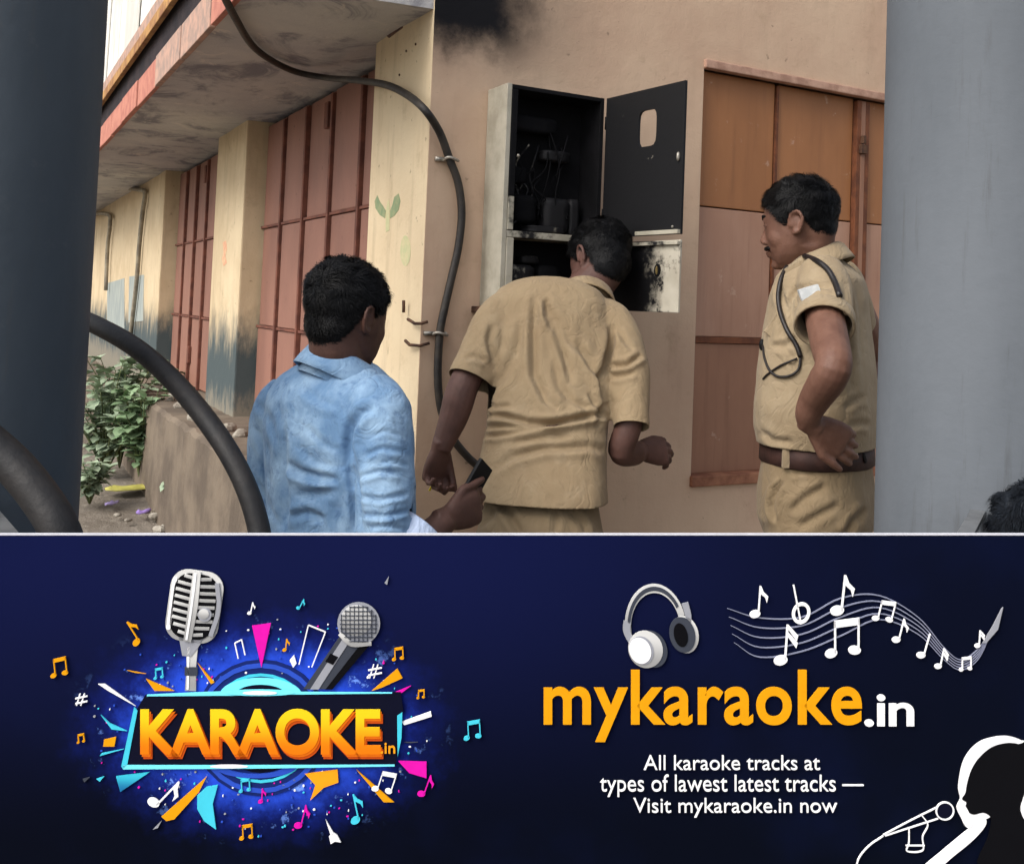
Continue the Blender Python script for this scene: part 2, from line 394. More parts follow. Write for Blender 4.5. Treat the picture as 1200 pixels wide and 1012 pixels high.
# plywood-boarded window in the meter-box wall
def m_ply(name, c1, c2):
    k = NB(name); f = k.noise(3.0, 6, 0.6, stretch=(1.2, 1, 0.5)); col = k.mix(k.ramp(f, 0.3, 0.7), c1, c2)
    g = k.noise(30.0, 5, 0.6, stretch=(1.0, 1, 0.06)); col = k.mix(k.ramp(g, 0.5, 0.75, 0, 0.25), col, rgb(92, 58, 40))
    h = k.noise(14.0, 6, 0.7); col = k.mix(k.ramp(h, 0.63, 0.7, 0, 0.5), col, rgb(190, 160, 140)); k.color(col)
    k.bump(k.noise(40.0, 4, stretch=(1, 1, .1)), 0.0015, 0.5); return k.fin(0.55, 0.35)
M_PLYU = m_ply('varnished_plywood', rgb(160, 108, 68), rgb(146, 97, 60)); M_PLYL = m_ply('faded_plywood', rgb(176, 138, 116), rgb(160, 120, 98))
M_PLYB = m_ply('brown_plywood', rgb(156, 114, 90), rgb(140, 100, 78))
M_TRIM = mottled('window_trim', rgb(186, 150, 130), rgb(160, 124, 106), 20.0, 0.75)
M_TRIMD = mottled('window_trim_dark', rgb(118, 72, 48), rgb(92, 56, 40), 20.0, 0.7)
M_SILL = mottled('window_sill_paint', rgb(158, 110, 84), rgb(120, 76, 58), 12.0, 0.75)
win = MB().box(WX0, WX1, -0.012, 0.02, WZ1 - 0.020, WZ1 + 0.010).build('window', M_TRIM, B, False, 0.004)
MB().box(WX0 - 0.004, WX1, -0.014, 0.06, WZ0 - 0.026, WZ0 + 0.012).build('sill', M_SILL, win, False, 0.005)
leafx = [(WX0, 1.395), (1.408, 1.80), (1.868, 2.26), (2.273, 2.66), (2.67, WX1)]
for (a, b) in leafx:
    for (z0, z1, mm) in ((WZ0 + 0.012, 1.352, M_PLYB), (1.376, 1.832, M_PLYL), (1.837, WZ1 - 0.020, M_PLYU)):
        MB().box(a + 0.003, b - 0.003, 0.035 + random.uniform(0, .004), 0.06, z0, z1).build('leaf', mm, win, False, 0.003)
    MB().box(a + 0.003, b - 0.003, 0.030, 0.055, 1.353, 1.375).build('rail', M_TRIMD, win, False, 0.002)
for (a, b) in ((1.396, 1.407), (2.261, 2.272), (2.661, 2.669)):
    MB().box(a, b, 0.028, 0.06, WZ0 + 0.012, WZ1 - 0.028).build('joint_strip', M_TRIMD, win)
for (a, b, m_) in ((1.801, 1.822, M_TRIMD), (1.823, 1.846, M_PLYB), (1.847, 1.867, M_TRIMD)):
    MB().box(a, b, 0.018, 0.06, WZ0 + 0.012, WZ1 - 0.028).build('mullion', m_, win, False, 0.002)
MB().box(1.812, 1.845, 0.004, 0.02, 2.10, 2.135).box(1.82, 1.835, 0.002, 0.02, 2.14, 2.17).build('hinge', M_RUST, win, False, 0.002)

# ---- supply cable with its clamps
M_CABLE = mottled('black_cable', rgb(52, 46, 40), rgb(34, 31, 30), 20.0, 0.55, 0.4)
cp = [onz(255, -20, 2.31), onz(275, 20, 2.31), onz(300, 58, 2.31), onz(340, 82, 2.31), onz(380, 91, 2.29), onx(415, 94, -.05), onx(450, 99, -.05), onx(475, 110, -.045),
      ony(497, 128, -.06), ony(515, 155, -.035), ony(527, 187, -.025), ony(537, 215, -.025), ony(541, 250, -.025), ony(537, 290, -.025), ony(528, 330, -.025), ony(519, 370, -.025), ony(515, 395, -.025), ony(513, 440, -.025), ony(517, 480, -.025),
      ony(530, 512, -.025), ony(548, 535, -.025), ony(570, 556, -.025), ony(590, 590, -.025), ony(600, 680, -.025), ony(600, 800, -.025)]
cable = tag(MB().tube(smooth_curve(cp, 6), 0.0122, 10).build('supply_cable', M_CABLE, None, True), 'thick black supply cable curving under the balcony and down the peach wall', 'cable')
M_ZINC = mottled('zinc', rgb(190, 186, 176), rgb(140, 134, 124), 40.0, 0.4, 0.5, 0.6)
for (px, py) in ((529, 187), (516, 391)):
    c = ony(px, py, -.025)
    m = MB(); m.tube([c + Vector((math.cos(t) * .021, math.sin(t) * .021, 0.004 * math.sin(t * 2))) for t in [i * math.pi / 6 for i in range(13)]], 0.0045, 6)
    m.box(c.x - .045, c.x - .012, c.y + .012, c.y + .024, c.z - .006, c.z + .006)
    m.build('cable_clamp', M_ZINC, cable, True)

# ---- burnt meter box on the wall
bx0, bx1, bz0, bz1, by = 0.190, 0.538, 1.452, 2.120, -0.132
MBX = root('meter_box', (0.36, 0, bz0), 'burnt-out white meter box with both sooty doors hanging open on peach wall', 'meter box')
def m_box(name, sootlo):
    k = NB(name); f = k.noise(8.0, 6, 0.65); col = k.mix(k.ramp(f, 0.35, 0.7), rgb(180, 174, 158), rgb(152, 146, 130))
    n = k.noise(9.0, 6, 0.7); s = k.noise(24.0, 5, 0.7)
    col = k.mix(k.ramp(k.math('ADD', n, k.math('MULTIPLY', s, 0.3)), sootlo, sootlo + 0.16), col, rgb(26, 25, 27)); k.color(col)
    k.bump(s, 0.002, 0.5); return k.fin(0.65, 0.3)
M_BOXW = m_box('box_paint', 0.86); M_BOXS = m_box('box_paint_sooty', 0.60)
def m_char():
    k = NB('charred_metal'); f = k.noise(7.0, 6, 0.7); col = k.mix(k.ramp(f, 0.35, 0.75), rgb(12, 12, 14), rgb(24, 23, 26))
    g = k.noise(20.0, 6, 0.75); col = k.mix(k.ramp(g, 0.66, 0.78, 0, 0.5), col, rgb(96, 92, 88)); k.color(col); k.bump(g, 0.004, 0.5); return k.fin(0.85, 0.15)
M_CHAR = m_char()
shz = 1.672
MB().box(bx0, bx0 + 0.016, by, -0.002, bz0, bz1).build('side_panel', M_BOXW, MBX, False, 0.002)
MB().box(bx1 - 0.014, bx1, by + .004, -0.002, bz0, bz1).build('side_panel', M_CHAR, MBX, False, 0.002)
MB().box(bx0 + .017, bx1 - .015, by + .002, -0.002, bz1 - 0.014, bz1 - .001).build('top_panel', M_CHAR, MBX, False, 0.002)
MB().box(bx0 + .017, bx1 - .015, by + .002, -0.002, bz0, bz0 + 0.014).build('bottom_panel', M_CHAR, MBX, False, 0.002)
MB().box(bx0 + .017, bx1 - .015, -0.016, -0.003, bz0 + .015, bz1 - .015).build('back_panel', M_CHAR, MBX)
MB().box(bx0 + .017, bx1 - .015, by + .001, -0.02, shz - 0.012, shz + 0.008).build('shelf', M_BOXS, MBX, False, 0.002)
MB().box(bx0 + .017, bx0 + .040, by - .003, by + .012, bz0 + .016, shz - .014).build('front_strip', M_BOXW, MBX, False, 0.002)
MB().box(bx0 + .017, bx0 + .036, by - .003, by + .012, shz + .010, shz + .11).build('front_strip', M_BOXS, MBX, False, 0.002)
MB().box(bx0 + .017, bx0 + .036, by - .003, by + .012, shz + .112, bz1 - .016).build('front_strip', M_CHAR, MBX, False, 0.002)
MB().box(bx0 - .028, bx0 + .03, -0.09, -0.002, bz0 - .022, bz0 - .002).build('ledge', M_RUST, MBX, False, 0.003)
# what is left of the meters and wiring
M_METER = m_box('meter_melt', 0.44)
def melted(cx_, cz_, w_, h_, d_, mat, name):
    m = MB(); bmx = [];
    for i, zz in enumerate(np.linspace(-1, 1, 9)):
        rr = []
        for a_ in range(16):
            t = a_ / 16 * 2 * math.pi; q = (abs(math.cos(t)) ** 9 + abs(math.sin(t)) ** 9) ** (-1 / 9)
            jit = 1 + 0.09 * noise.noise(Vector((cx_ * 30 + math.cos(t), cz_ * 30 + math.sin(t), zz * 1.3)))
            e = (1 - abs(zz) ** 10 * 0.25)
            rr.append((cx_ + math.cos(t) * q * w_ / 2 * jit * e, -0.016 - d_ / 2 + math.sin(t) * q * d_ / 2 * jit * e, cz_ + zz * h_ / 2))
        bmx.append(rr)
    return m.rings(bmx, True).build(name, mat, MBX, True)
melted(0.415, 1.742, .095, .11, .055, M_METER, 'meter'); melted(0.300, 1.755, .075, .085, .06, M_CHAR, 'meter'); melted(0.482, 1.74, .035, .12, .05, M_METER, 'fuse_holder')
melted(0.285, 1.545, .10, .075, .07, M_METER, 'meter'); melted(0.395, 1.54, .08, .09, .06, M_CHAR, 'meter'); melted(0.41, 1.93, .10, .035, .05, M_METER, 'fuse_holder')
melted(0.33, 2.02, .16, .05, .05, M_CHAR, 'fuse_holder'); melted(0.285, 1.86, .05, .05, .04, M_CHAR, 'fuse_holder'); melted(0.37, 1.695, .13, .022, .07, M_METER, 'terminal_strip'); melted(0.33, 1.60, .06, .025, .05, M_METER, 'terminal_strip')
for i in range(16):
    x0 = random.uniform(.23, .5); pts = [(x0 + random.uniform(-.03, .03), -.03 - random.uniform(0, .05), zz) for zz in np.linspace(random.uniform(1.85, 2.08), random.uniform(1.70, 1.76), 5)]
    MB().tube(smooth_curve(pts, 4), 0.0026, 6).build('burnt_wire', M_METER if i % 4 == 0 else M_CHAR, MBX, True)
# doors: hinged on the right jamb, swung out square to the wall
ang = math.radians(84); hx, hy = bx1 + 0.010, by - 0.004
ex = Vector((math.cos(ang), -math.sin(ang), 0)); en = Vector((-math.sin(ang), -math.cos(ang), 0)); ez = Vector((0, 0, 1))
def m_door(name, lower):
    k = NB(name); x, y, z = k.xyz(); n = k.noise(10.0, 6, 0.7); s = k.noise(28.0, 5, 0.7)
    f = k.noise(8.0, 5); base = k.mix(k.ramp(f, 0.3, 0.7), rgb(192, 186, 170), rgb(166, 158, 142))
    if lower: m_ = k.math('ADD', k.ramp(k.math('ADD', y, k.math('MULTIPLY', k.math('SUBTRACT', n, 0.5), 0.30)), -0.43, -0.34), k.ramp(k.math('ADD', s, n), 1.02, 1.2, 0, .7))
    else: m_ = k.ramp(k.math('ADD', n, k.math('MULTIPLY', s, 0.5)), 1.08, 0.94)
    k.color(k.mix(m_, base, rgb(13, 13, 16))); k.bump(s, 0.0015, 0.5); return k.fin(0.6, 0.3)
M_DU = m_door('upper_door_soot', False); M_DL = m_door('lower_door_soot', True)
DW = 0.352; th = 0.008
def door_sheet(z0, z1, hole, name, mat):
    """sheet with a rounded window: outer rectangle bridged to the hole outline"""
    o = Vector((hx, hy, 0))
    def P(a, z, q): return o + ex * a + ez * z + en * q
    if hole is None:
        return MB().obox(P(0, z0, 0), ex * DW, en * th, ez * (z1 - z0)).build(name, mat, MBX, False, 0.002)
    ha, hb, hz0, hz1, r = hole; inner = []; outer = []
    N = 32
    for i in range(N):
        t = 2 * math.pi * i / N + math.pi / N; c, s = math.cos(t), math.sin(t); q = (abs(c) ** 5 + abs(s) ** 5) ** -0.2
        inner.append(((ha + hb) / 2 + c * q * (hb - ha) / 2, (hz0 + hz1) / 2 + s * q * (hz1 - hz0) / 2))
        q2 = 1 / max(abs(c), abs(s)); ca, cz = (ha + hb) / 2, (hz0 + hz1) / 2
        a_ = ca + c * q2 * (DW - ca if c > 0 else ca); z_ = cz + s * q2 * (z1 - cz if s > 0 else cz - z0); outer.append((a_, z_))
    R4 = [[P(a, z, 0) for a, z in outer], [P(a, z, 0) for a, z in inner], [P(a, z, th) for a, z in inner], [P(a, z, th) for a, z in outer]]
    # snap the corners of the outer loop to true corners
    for ring, qq in ((R4[0], 0), (R4[3], th)):
        for (ca, cz) in ((0, z0), (DW, z0), (0, z1), (DW, z1)):
            tgt = P(ca, cz, qq); j = min(range(N), key=lambda i: (ring[i] - tgt).length); ring[j] = tgt
    R4.append(R4[0])
    return MB().rings(R4, False).build(name, mat, MBX)
DU = door_sheet(shz + .006, bz1 - .002, (0.155, 0.235, 1.945, 2.055, .02), 'door', M_DU)
DL = door_sheet(bz0 + .002, shz - .010, None, 'door', M_DL)
MB().obox(Vector((hx, hy, shz + .0065)) + en * (th + .001) + ex * 0.17, ex * (DW - .17), en * 0.012, ez * 0.012).build('flange', M_BOXW, DU, False, 0.001)
MB().obox(Vector((hx, hy, shz - .024)) + en * (th + .001) + ex * 0.02, ex * (DW - .02), en * 0.010, ez * 0.010).build('flange', M_BOXS, DL, False, 0.001)
def dp(a, z, q=th): return Vector((hx, hy, 0)) + ex * a + ez * z + en * q
ks = [(dp(.262 + .014 * math.cos(t) * (1.0 if abs(math.sin(t)) < .8 else .8), 1.575 + .020 * math.sin(t), th - .001)) for t in [i * math.pi / 6 for i in range(12)]]
MB().rings([ks, [p + en * .003 for p in ks]]).build('lock_hole', M_CHAR, DL)
MB().ell(dp(.262, 1.575, th + .004), (ex * .004, en * .004, ez * .013), 8, 6).build('lock', mottled('brass', rgb(150, 130, 80), rgb(110, 92, 60), 30, .4, .5, .7), DL)
MB().ell(dp(.335, 1.90, th + .003), (ex * .006, en * .006, ez * .014), 8, 6).build('catch', M_ZINC, DU, True)
MB().ell(Vector((bx0 + .045, by, 1.905)), ((.006, 0, 0), (0, .006, 0), (0, 0, .006)), 8, 6).build('screw', M_ZINC, MBX, True)
MB().ell(dp(.32, 1.70, th + .002), (ex * .004, en * .004, ez * .004), 8, 6).build('screw', M_ZINC, DU, True)
for zz in (1.50, 1.63, 1.75, 2.04):
    MB().tube([(bx1 + .006, by - .003, zz - .02), (bx1 + .006, by - .003, zz + .02)], .006, 8).build('hinge', M_CHAR, MBX, True)

# ---- the two round posts the picture is framed by
def post_mat(name, c1, c2):
    k = NB(name); f = k.noise(3.0, 6, 0.6, stretch=(1, 1, .3)); col = k.mix(k.ramp(f, .3, .7), c1, c2)
    s = k.noise(18.0, 6, 0.7); col = k.mix(k.ramp(s, .60, .76, 0, .25), col, rgb(96, 98, 100)); k.color(col); v_ = k.noise(9.0, 6, .7, stretch=(3, 3, .25)); col = k.mix(k.ramp(v_, .56, .72, 0, .4), col, rgb(72, 72, 72)); k.color(col); k.bump(k.noise(30.0, 5), .003, .5); return k.fin(0.7, 0.2)
def post(px_edge, py, side, d, r, name, mat, label):
    """round post whose edge is seen at the given pixel"""
    a = math.asin(r / (d * math.sqrt(1 + ((px_edge - CX) / FPX) ** 2)))
    g = ray(px_edge, 340); ang0 = math.atan2(g.dot(RT), g.dot(FW)) + side * a
    RTh = Vector((RT.x, RT.y, 0)).normalized(); FWh = Vector((FW.x, FW.y, 0)).normalized()
    c = Vector((CAM.x, CAM.y, 0)) + (RTh * math.sin(ang0) + FWh * math.cos(ang0)) * (d / math.cos(ang0))
    n = 48; R_ = []
    for zz, rr in ((-0.1, r * 1.0), (0.0, r), (1.0, r), (2.0, r), (3.4, r)):
        R_.append([(c.x + rr * math.cos(2 * math.pi * k / n), c.y + rr * math.sin(2 * math.pi * k / n), zz) for k in range(n)])
    rt = root(name, (c.x, c.y, 0), label, 'post', 'round posts framing the view')
    MB().rings(R_).build('shaft', mat, rt, True)
    MB().rings([[(c.x + q * math.cos(2 * math.pi * k / n), c.y + q * math.sin(2 * math.pi * k / n), zz) for k in range(n)] for zz, q in ((-.1, r + .04), (.09, r + .04), (.11, r + .005))]).build('base', M_PLINTH, rt, True)
    return c
PC_L = post(115, 330, -1, 2.0, 0.21, 'round_post', post_mat('post_paint_shaded', rgb(72, 80, 88), rgb(60, 68, 76)), 'round post with its shade put into a dark slate colour, beside the weeds and black hose')  # darker colour than the other post paints in its shaded side
PC_R = post(1026, 330, 1, 2.0, 0.21, 'round_post', post_mat('post_paint_grey', rgb(100, 105, 111), rgb(88, 93, 99)), 'pale blue-grey painted round post beside the policeman on the step')

# ---- black hoses in the foreground
M_RUB = mottled('black_rubber', rgb(34, 32, 32), rgb(24, 24, 26), 25.0, 0.6, 0.35)
def hose(pts, r, label):
    return tag(MB().tube(smooth_curve(pts, 8), r, 14).build('rubber_hose', M_RUB, None, True), label, 'hose', 'black hoses by the dark post')
def low(p, z=.03): return Vector((p.x, p.y, z))
hose([low(at(-420, 600, 3.0)), at(-400, 520, 3.0), at(-320, 400, 2.9), at(-190, 338, 2.7), at(-60, 326, 2.5), at(20, 345, 2.42), at(80, 368, 2.36), at(115, 382, 2.3), at(160, 408, 2.2), at(205, 448, 2.1), at(248, 500, 2.0), at(280, 552, 1.95), at(300, 605, 1.92), at(308, 660, 1.9), at(308, 760, 1.9), at(300, 900, 1.88), onz(285, 1190, 0.0) + Vector((0, 0, .02))], 0.0215, 'thick black rubber hose arching from behind the dark post to the ground')
hose([low(at(-330, 700, 1.95)), at(-320, 640, 1.93), at(-270, 530, 1.85), at(-200, 475, 1.72), at(-130, 466, 1.64), at(-60, 488, 1.62), at(0, 530, 1.62), at(45, 580, 1.6), at(75, 635, 1.58), at(90, 720, 1.58), at(95, 900, 1.58), onz(95, 1300, 0.0) + Vector((0, 0, .03))], 0.031, 'heavy black hose crossing in front of the dark round post')

# ---- weeds, rubble and litter by the plinth
M_LEAF = mottled('weed_leaf', rgb(108, 134, 98), rgb(132, 154, 118), 30.0, 0.55, 0.35, bump=0)
M_LEAF2 = mottled('weed_leaf_dusty', rgb(134, 152, 126), rgb(154, 168, 142), 30.0, 0.65, 0.3, bump=0)
M_STEM = mottled('weed_stem', rgb(96, 104, 66), rgb(76, 82, 54), 30.0, 0.7, bump=0)
def weed(p, h, n, spread, leaf, label, mat, grp):
    r = root('weed_plant', p, label, 'weed', grp); stems = MB(); lv = MB()
    for s_ in range(n):
        a = random.uniform(0, 2 * math.pi); R_ = random.uniform(.1, 1) * spread; hh = h * random.uniform(.45, 1)
        b = Vector(p); top = b + Vector((math.cos(a) * R_, math.sin(a) * R_, hh)); mid = (b + top) / 2 + Vector((0, 0, hh * .18))
        path = smooth_curve([b, mid, top], 4); stems.tube(path, [0.005 * (1 - .6 * i / len(path)) for i in range(len(path))], 5)
        for j in range(2, len(path)):
            for _ in range(2):
                d = Vector((random.uniform(-1, 1), random.uniform(-1, 1), random.uniform(-.25, .6))).normalized(); L = leaf * random.uniform(.6, 1.15); w = d.cross(Vector((0, 0, 1))).normalized() * L * .34
                o = Vector(path[j]); up = w.cross(d).normalized() * L * .08
                q = [o, o + d * L * .3 + w * .8 + up, o + d * L * .62 + w * .85, o + d * L - up * 2, o + d * L * .62 - w * .85, o + d * L * .3 - w * .8 + up, o + d * L * .45 + up * -.6]
                lv.add(q, [(0, 1, 6), (1, 2, 6), (2, 3, 6), (3, 4, 6), (4, 5, 6), (5, 0, 6)])
    stems.build('stem', M_STEM, r, True); lv.build('foliage', mat, r, True)
def gz(p): return Vector((p.x, p.y, ground_z(p.x, p.y)))
def grd(px, py):
    z = 0.0
    for _ in range(8): p = onz(px, py, z); z = ground_z(p.x, p.y)
    return p
weed(grd(165, 565), .56, 22, .20, .105, 'tall leafy green weed clump against the plinth under the far shutter', M_LEAF, 'weeds at the wall foot')
weed(grd(122, 556), .66, 24, .26, .10, 'dusty pale green weed beside the dark post and far wall', M_LEAF2, 'weeds at the wall foot')
weed(grd(183, 552), .40, 16, .16, .09, 'low bright weed filling the gap beside the tall clump', M_LEAF, 'weeds at the wall foot')
weed(grd(215, 612), .24, 14, .11, .07, 'small weed among the rubble beside the hose', M_LEAF2, 'weeds at the wall foot')
weed(grd(236, 640), .20, 12, .10, .06, 'little seedling weed at the foot of the cement plinth', M_LEAF2, 'weeds at the wall foot')
weed(grd(140, 548), .70, 26, .24, .11, 'tallest weed clump leaning on the far wall behind the yellow leaf', M_LEAF2, 'weeds at the wall foot')
weed(grd(192, 535), .62, 18, .16, .10, 'upright weed growing from the end of the ledge', M_LEAF, 'weeds at the wall foot')
weed(grd(105, 590), .22, 14, .12, .07, 'low dusty weed at the base of the dark post', M_LEAF2, 'weeds at the wall foot')
def stone(c, r, mat):
    m = MB().ell((0, 0, 0), ((r, 0, 0), (0, r * random.uniform(.6, .9), 0), (0, 0, r * random.uniform(.45, .7))), 9, 6); rot = Matrix.Rotation(random.uniform(0, 3), 3, 'Z')
    s_ = random.uniform(0, 99); m.v = [tuple(Vector(c) + rot @ (Vector(v) * (1 + .35 * noise.noise(Vector(v) / r + Vector((s_, 0, 0)))))) for v in m.v]; return m.build('rubble_stone', mat)
M_STONE = mottled('rubble_grey', rgb(158, 152, 140), rgb(124, 116, 106), 25.0, 0.95, fine=50)
i = 0
for (px, py, r) in ((190, 598, .045), (200, 606, .05), (208, 618, .06), (196, 620, .04), (222, 622, .05), (180, 606, .03), (172, 600, .025), (228, 608, .035), (150, 610, .02), (214, 604, .03), (186, 622, .04), (138, 604, .02)):
    i += 1; q = grd(px, py); tag(stone((q.x, q.y, q.z + r * .2), r, M_STONE), 'grey broken masonry lump in the rubble below the plinth', 'stone', 'rubble below the plinth')
for (px, py, r) in ((196, 457, .045), (205, 466, .05), (214, 478, .055), (221, 492, .04), (228, 500, .045), (268, 505, .05), (281, 512, .04), (200, 470, .03)):
    q = onz(px, py, .84); tag(stone((max(q.x, -.2), q.y, .85), r, M_STONE), 'broken plaster lump lying on the ledge below the shutters', 'stone', 'plaster lumps on the ledge')
def litter(c, w, l, mat, name, label, cat):
    v = []; n = 7
    for a in range(n):
        for b_ in range(5):
            u, t = a / (n - 1) - .5, b_ / 4 - .5; e = (1 - (2 * u) ** 2 * .75)
            v.append((c.x + u * l, c.y + t * w * e + u * .05, c.z + .014 + .014 * noise.noise(Vector((u * 4 + c.x * 9, t * 4, 2))) + .012 * math.cos(t * 3)))
    f = [(a * 5 + b_, (a + 1) * 5 + b_, (a + 1) * 5 + b_ + 1, a * 5 + b_ + 1) for a in range(n - 1) for b_ in range(4)]
    o = MB().add(v, f).build(name, mat, None, True); md = o.modifiers.new('thick', 'SOLIDIFY'); md.thickness = .003
    return tag(o, label, cat)
litter(grd(156, 574), .16, .30, mottled('yellow_leaf', rgb(188, 182, 96), rgb(160, 154, 78), 20, .6), 'fallen_leaf', 'large yellow fallen leaf on the ground before the weeds', 'leaf')
litter(grd(131, 593), .05, .075, mottled('lilac_wrap', rgb(166, 154, 190), rgb(146, 132, 178), 20, .5), 'wrapper', 'small crumpled lilac wrapper beside the dark post', 'litter')
litter(grd(168, 603), .06, .08, mottled('violet_wrap', rgb(168, 144, 204), rgb(148, 122, 190), 20, .5), 'wrapper', 'crumpled bright violet wrapper beside the rubble', 'litter')
litter(grd(190, 574), .05, .09, mottled('white_wrap', rgb(206, 206, 204), rgb(180, 180, 182), 20, .5), 'wrapper', 'white scrap of plastic at the foot of the weeds', 'litter')
# compound wall and trees that close the lane far behind the dark post
MB_w = MB().box(-14, -0.9, 15.0, 15.25, 0.1, 2.3).box(-14, -.85, 14.96, 15.29, 2.3, 2.38)
tag(MB_w.build('compound_wall', PL_CORNER), 'pale compound wall closing the lane far behind the dark post', 'wall')
def tree(p, h, label):
    r = root('lane_tree', p, label, 'tree', 'trees behind the compound wall'); t = MB(); lv = MB(); P0 = Vector(p)
    t.tube(smooth_curve([P0, P0 + Vector((.1, .05, h * .3)), P0 + Vector((-.05, 0, h * .6))], 4), [.16 - .008 * i for i in range(9)], 9)
    for _ in range(14):
        a = random.uniform(0, 6.28); e = P0 + Vector((math.cos(a) * h * .3, math.sin(a) * h * .3, h * random.uniform(.55, 1)))
        s_ = P0 + Vector((0, 0, h * random.uniform(.35, .6))); t.tube(smooth_curve([s_, (s_ + e) / 2 + Vector((0, 0, .2)), e], 3), [.05, .045, .04, .032, .025, .02, .015], 6)
        for _ in range(170):
            o = e + Vector((random.gauss(0, .42), random.gauss(0, .42), random.gauss(0, .36))); d = Vector((random.uniform(-1, 1), random.uniform(-1, 1), random.uniform(-1, .3))).normalized() * .16; w = d.orthogonal().normalized() * .05
            lv.add([o, o + d * .5 + w, o + d, o + d * .5 - w], [(0, 1, 2, 3)])
    t.build('trunk', M_STEM, r, True); lv.build('crown', M_LEAF, r)
tree((-3.2, 17.5, .35), 5.2, 'leafy tree standing behind the compound wall by its near end')
tree((-7.0, 18.5, .35), 6.4, 'taller leafy tree behind the middle of the compound wall')
# ================================================================== PEOPLE
FWH = Vector((FW.x, FW.y, 0)).normalized(); RTH = Vector((RT.x, RT.y, 0)).normalized(); ZV = Vector((0, 0, 1))
def axes(phi, pitch=0.0, roll=0.0):
    """right, front, up for a body facing phi degrees right of the line of sight; pitch > 0 bows forward, roll > 0 leans to its right"""
    p = math.radians(phi); f = FWH * math.cos(p) + RTH * math.sin(p); r = RTH * math.cos(p) - FWH * math.sin(p); u = ZV.copy()
    a = math.radians(pitch); f, u = f * math.cos(a) - u * math.sin(a), u * math.cos(a) + f * math.sin(a)
    b = math.radians(roll); r, u = r * math.cos(b) - u * math.sin(b), u * math.cos(b) + r * math.sin(b)
    return r, f, u
def ring(c, u, v, n=28, pw=2.4):
    out = []
    for k in range(n):
        t = 2 * math.pi * k / n; c_, s_ = math.cos(t), math.sin(t); q = (abs(c_) ** pw + abs(s_) ** pw) ** (-1 / pw); out.append(c + u * (c_ * q) + v * (s_ * q))
    return out
def remesh(mb, voxel, it=4, lam=0.5):
    me = mb.mesh('tmp'); bm = bmesh.new(); bm.from_mesh(me); bmesh.ops.recalc_face_normals(bm, faces=bm.faces); bm.to_mesh(me); bm.free()
    o = bpy.data.objects.new('tmp', me); COL.objects.link(o)
    md = o.modifiers.new('r', 'REMESH'); md.mode = 'VOXEL'; md.voxel_size = voxel; md.adaptivity = 0
    dg = bpy.context.evaluated_depsgraph_get(); ev = o.evaluated_get(dg); m2 = bpy.data.meshes.new_from_object(ev)
    bpy.data.objects.remove(o); bpy.data.meshes.remove(me)
    relax(m2, it, lam); return m2
def relax(m, it, lam=0.5, mask=None):
    n = len(m.vertices); V = np.empty(n * 3); m.vertices.foreach_get('co', V); V = V.reshape(-1, 3)
    E = np.empty(len(m.edges) * 2, np.int64); m.edges.foreach_get('vertices', E); E = E.reshape(-1, 2); a, b = E[:, 0], E[:, 1]
    deg = np.bincount(a, minlength=n) + np.bincount(b, minlength=n); deg = np.maximum(deg, 1)
    for i in range(it):
        L = lam if i % 2 == 0 else -lam * 1.03 if it > 8 else lam
        S = np.stack([np.bincount(a, V[b, k], n) + np.bincount(b, V[a, k], n) for k in range(3)], 1) / deg[:, None]
        D = (S - V) * L
        if mask is not None: D *= mask[:, None]
        V = V + D
    m.vertices.foreach_set('co', V.ravel()); m.update()
def getV(m):
    n = len(m.vertices); V = np.empty(n * 3); m.vertices.foreach_get('co', V); N = np.empty(n * 3); m.vertices.foreach_get('normal', N)
    return V.reshape(-1, 3), N.reshape(-1, 3)
def setV(m, V): m.vertices.foreach_set('co', np.ascontiguousarray(V).ravel()); m.update()
CAMN = np.array(CAM)
def poly_dist(X, Y, pts):
    """distance to a pixel polyline, signed by side, and the 0..1 position along it"""
    best = np.full(len(X), 1e9); sg = np.zeros(len(X)); tt = np.zeros(len(X)); P = np.array(pts, float)
    L = np.r_[0, np.cumsum(np.hypot(*(P[1:] - P[:-1]).T))]
    for i in range(len(P) - 1):
        dx, dy = P[i + 1] - P[i]; l2 = dx * dx + dy * dy + 1e-9
        t = np.clip(((X - P[i, 0]) * dx + (Y - P[i, 1]) * dy) / l2, 0, 1); qx = X - P[i, 0] - t * dx; qy = Y - P[i, 1] - t * dy
        d = np.hypot(qx, qy); m = d < best; best[m] = d[m]; sg[m] = np.sign(dx * qy - dy * qx)[m]; tt[m] = ((L[i] + t * (L[i + 1] - L[i])) / L[-1])[m]
    return best * np.where(sg == 0, 1, sg), tt
def folds(m, fl, amb=(), view_only=True):
    """cloth creases: each fold is a pixel polyline, a width in px and a depth in m; amb adds all-round noise folds (scale vec, amp)"""
    V, N = getV(m); X, Y, d = proj(V); view = V - CAMN; view /= np.linalg.norm(view, axis=1)[:, None]
    face = np.clip(-(N * view).sum(1) * 2.5, 0, 1); D = np.zeros(len(V))
    for pts, w, amp in fl:
        s, t = poly_dist(X, Y, pts); s = s / w; end = np.clip(np.minimum(t, 1 - t) * 5, 0, 1) ** 0.6
        D += face * end * amp * (-np.exp(-s * s * 1.6) + 0.75 * np.exp(-(s - 1.35) ** 2 * 1.3) + 0.35 * np.exp(-(s + 1.6) ** 2 * 1.2))
    for sc, amp in amb:
        D += amp * np.array([noise.noise(Vector((v[0] * sc[0], v[1] * sc[1], v[2] * sc[2]))) for v in V])
    setV(m, V + N * D[:, None]); return m
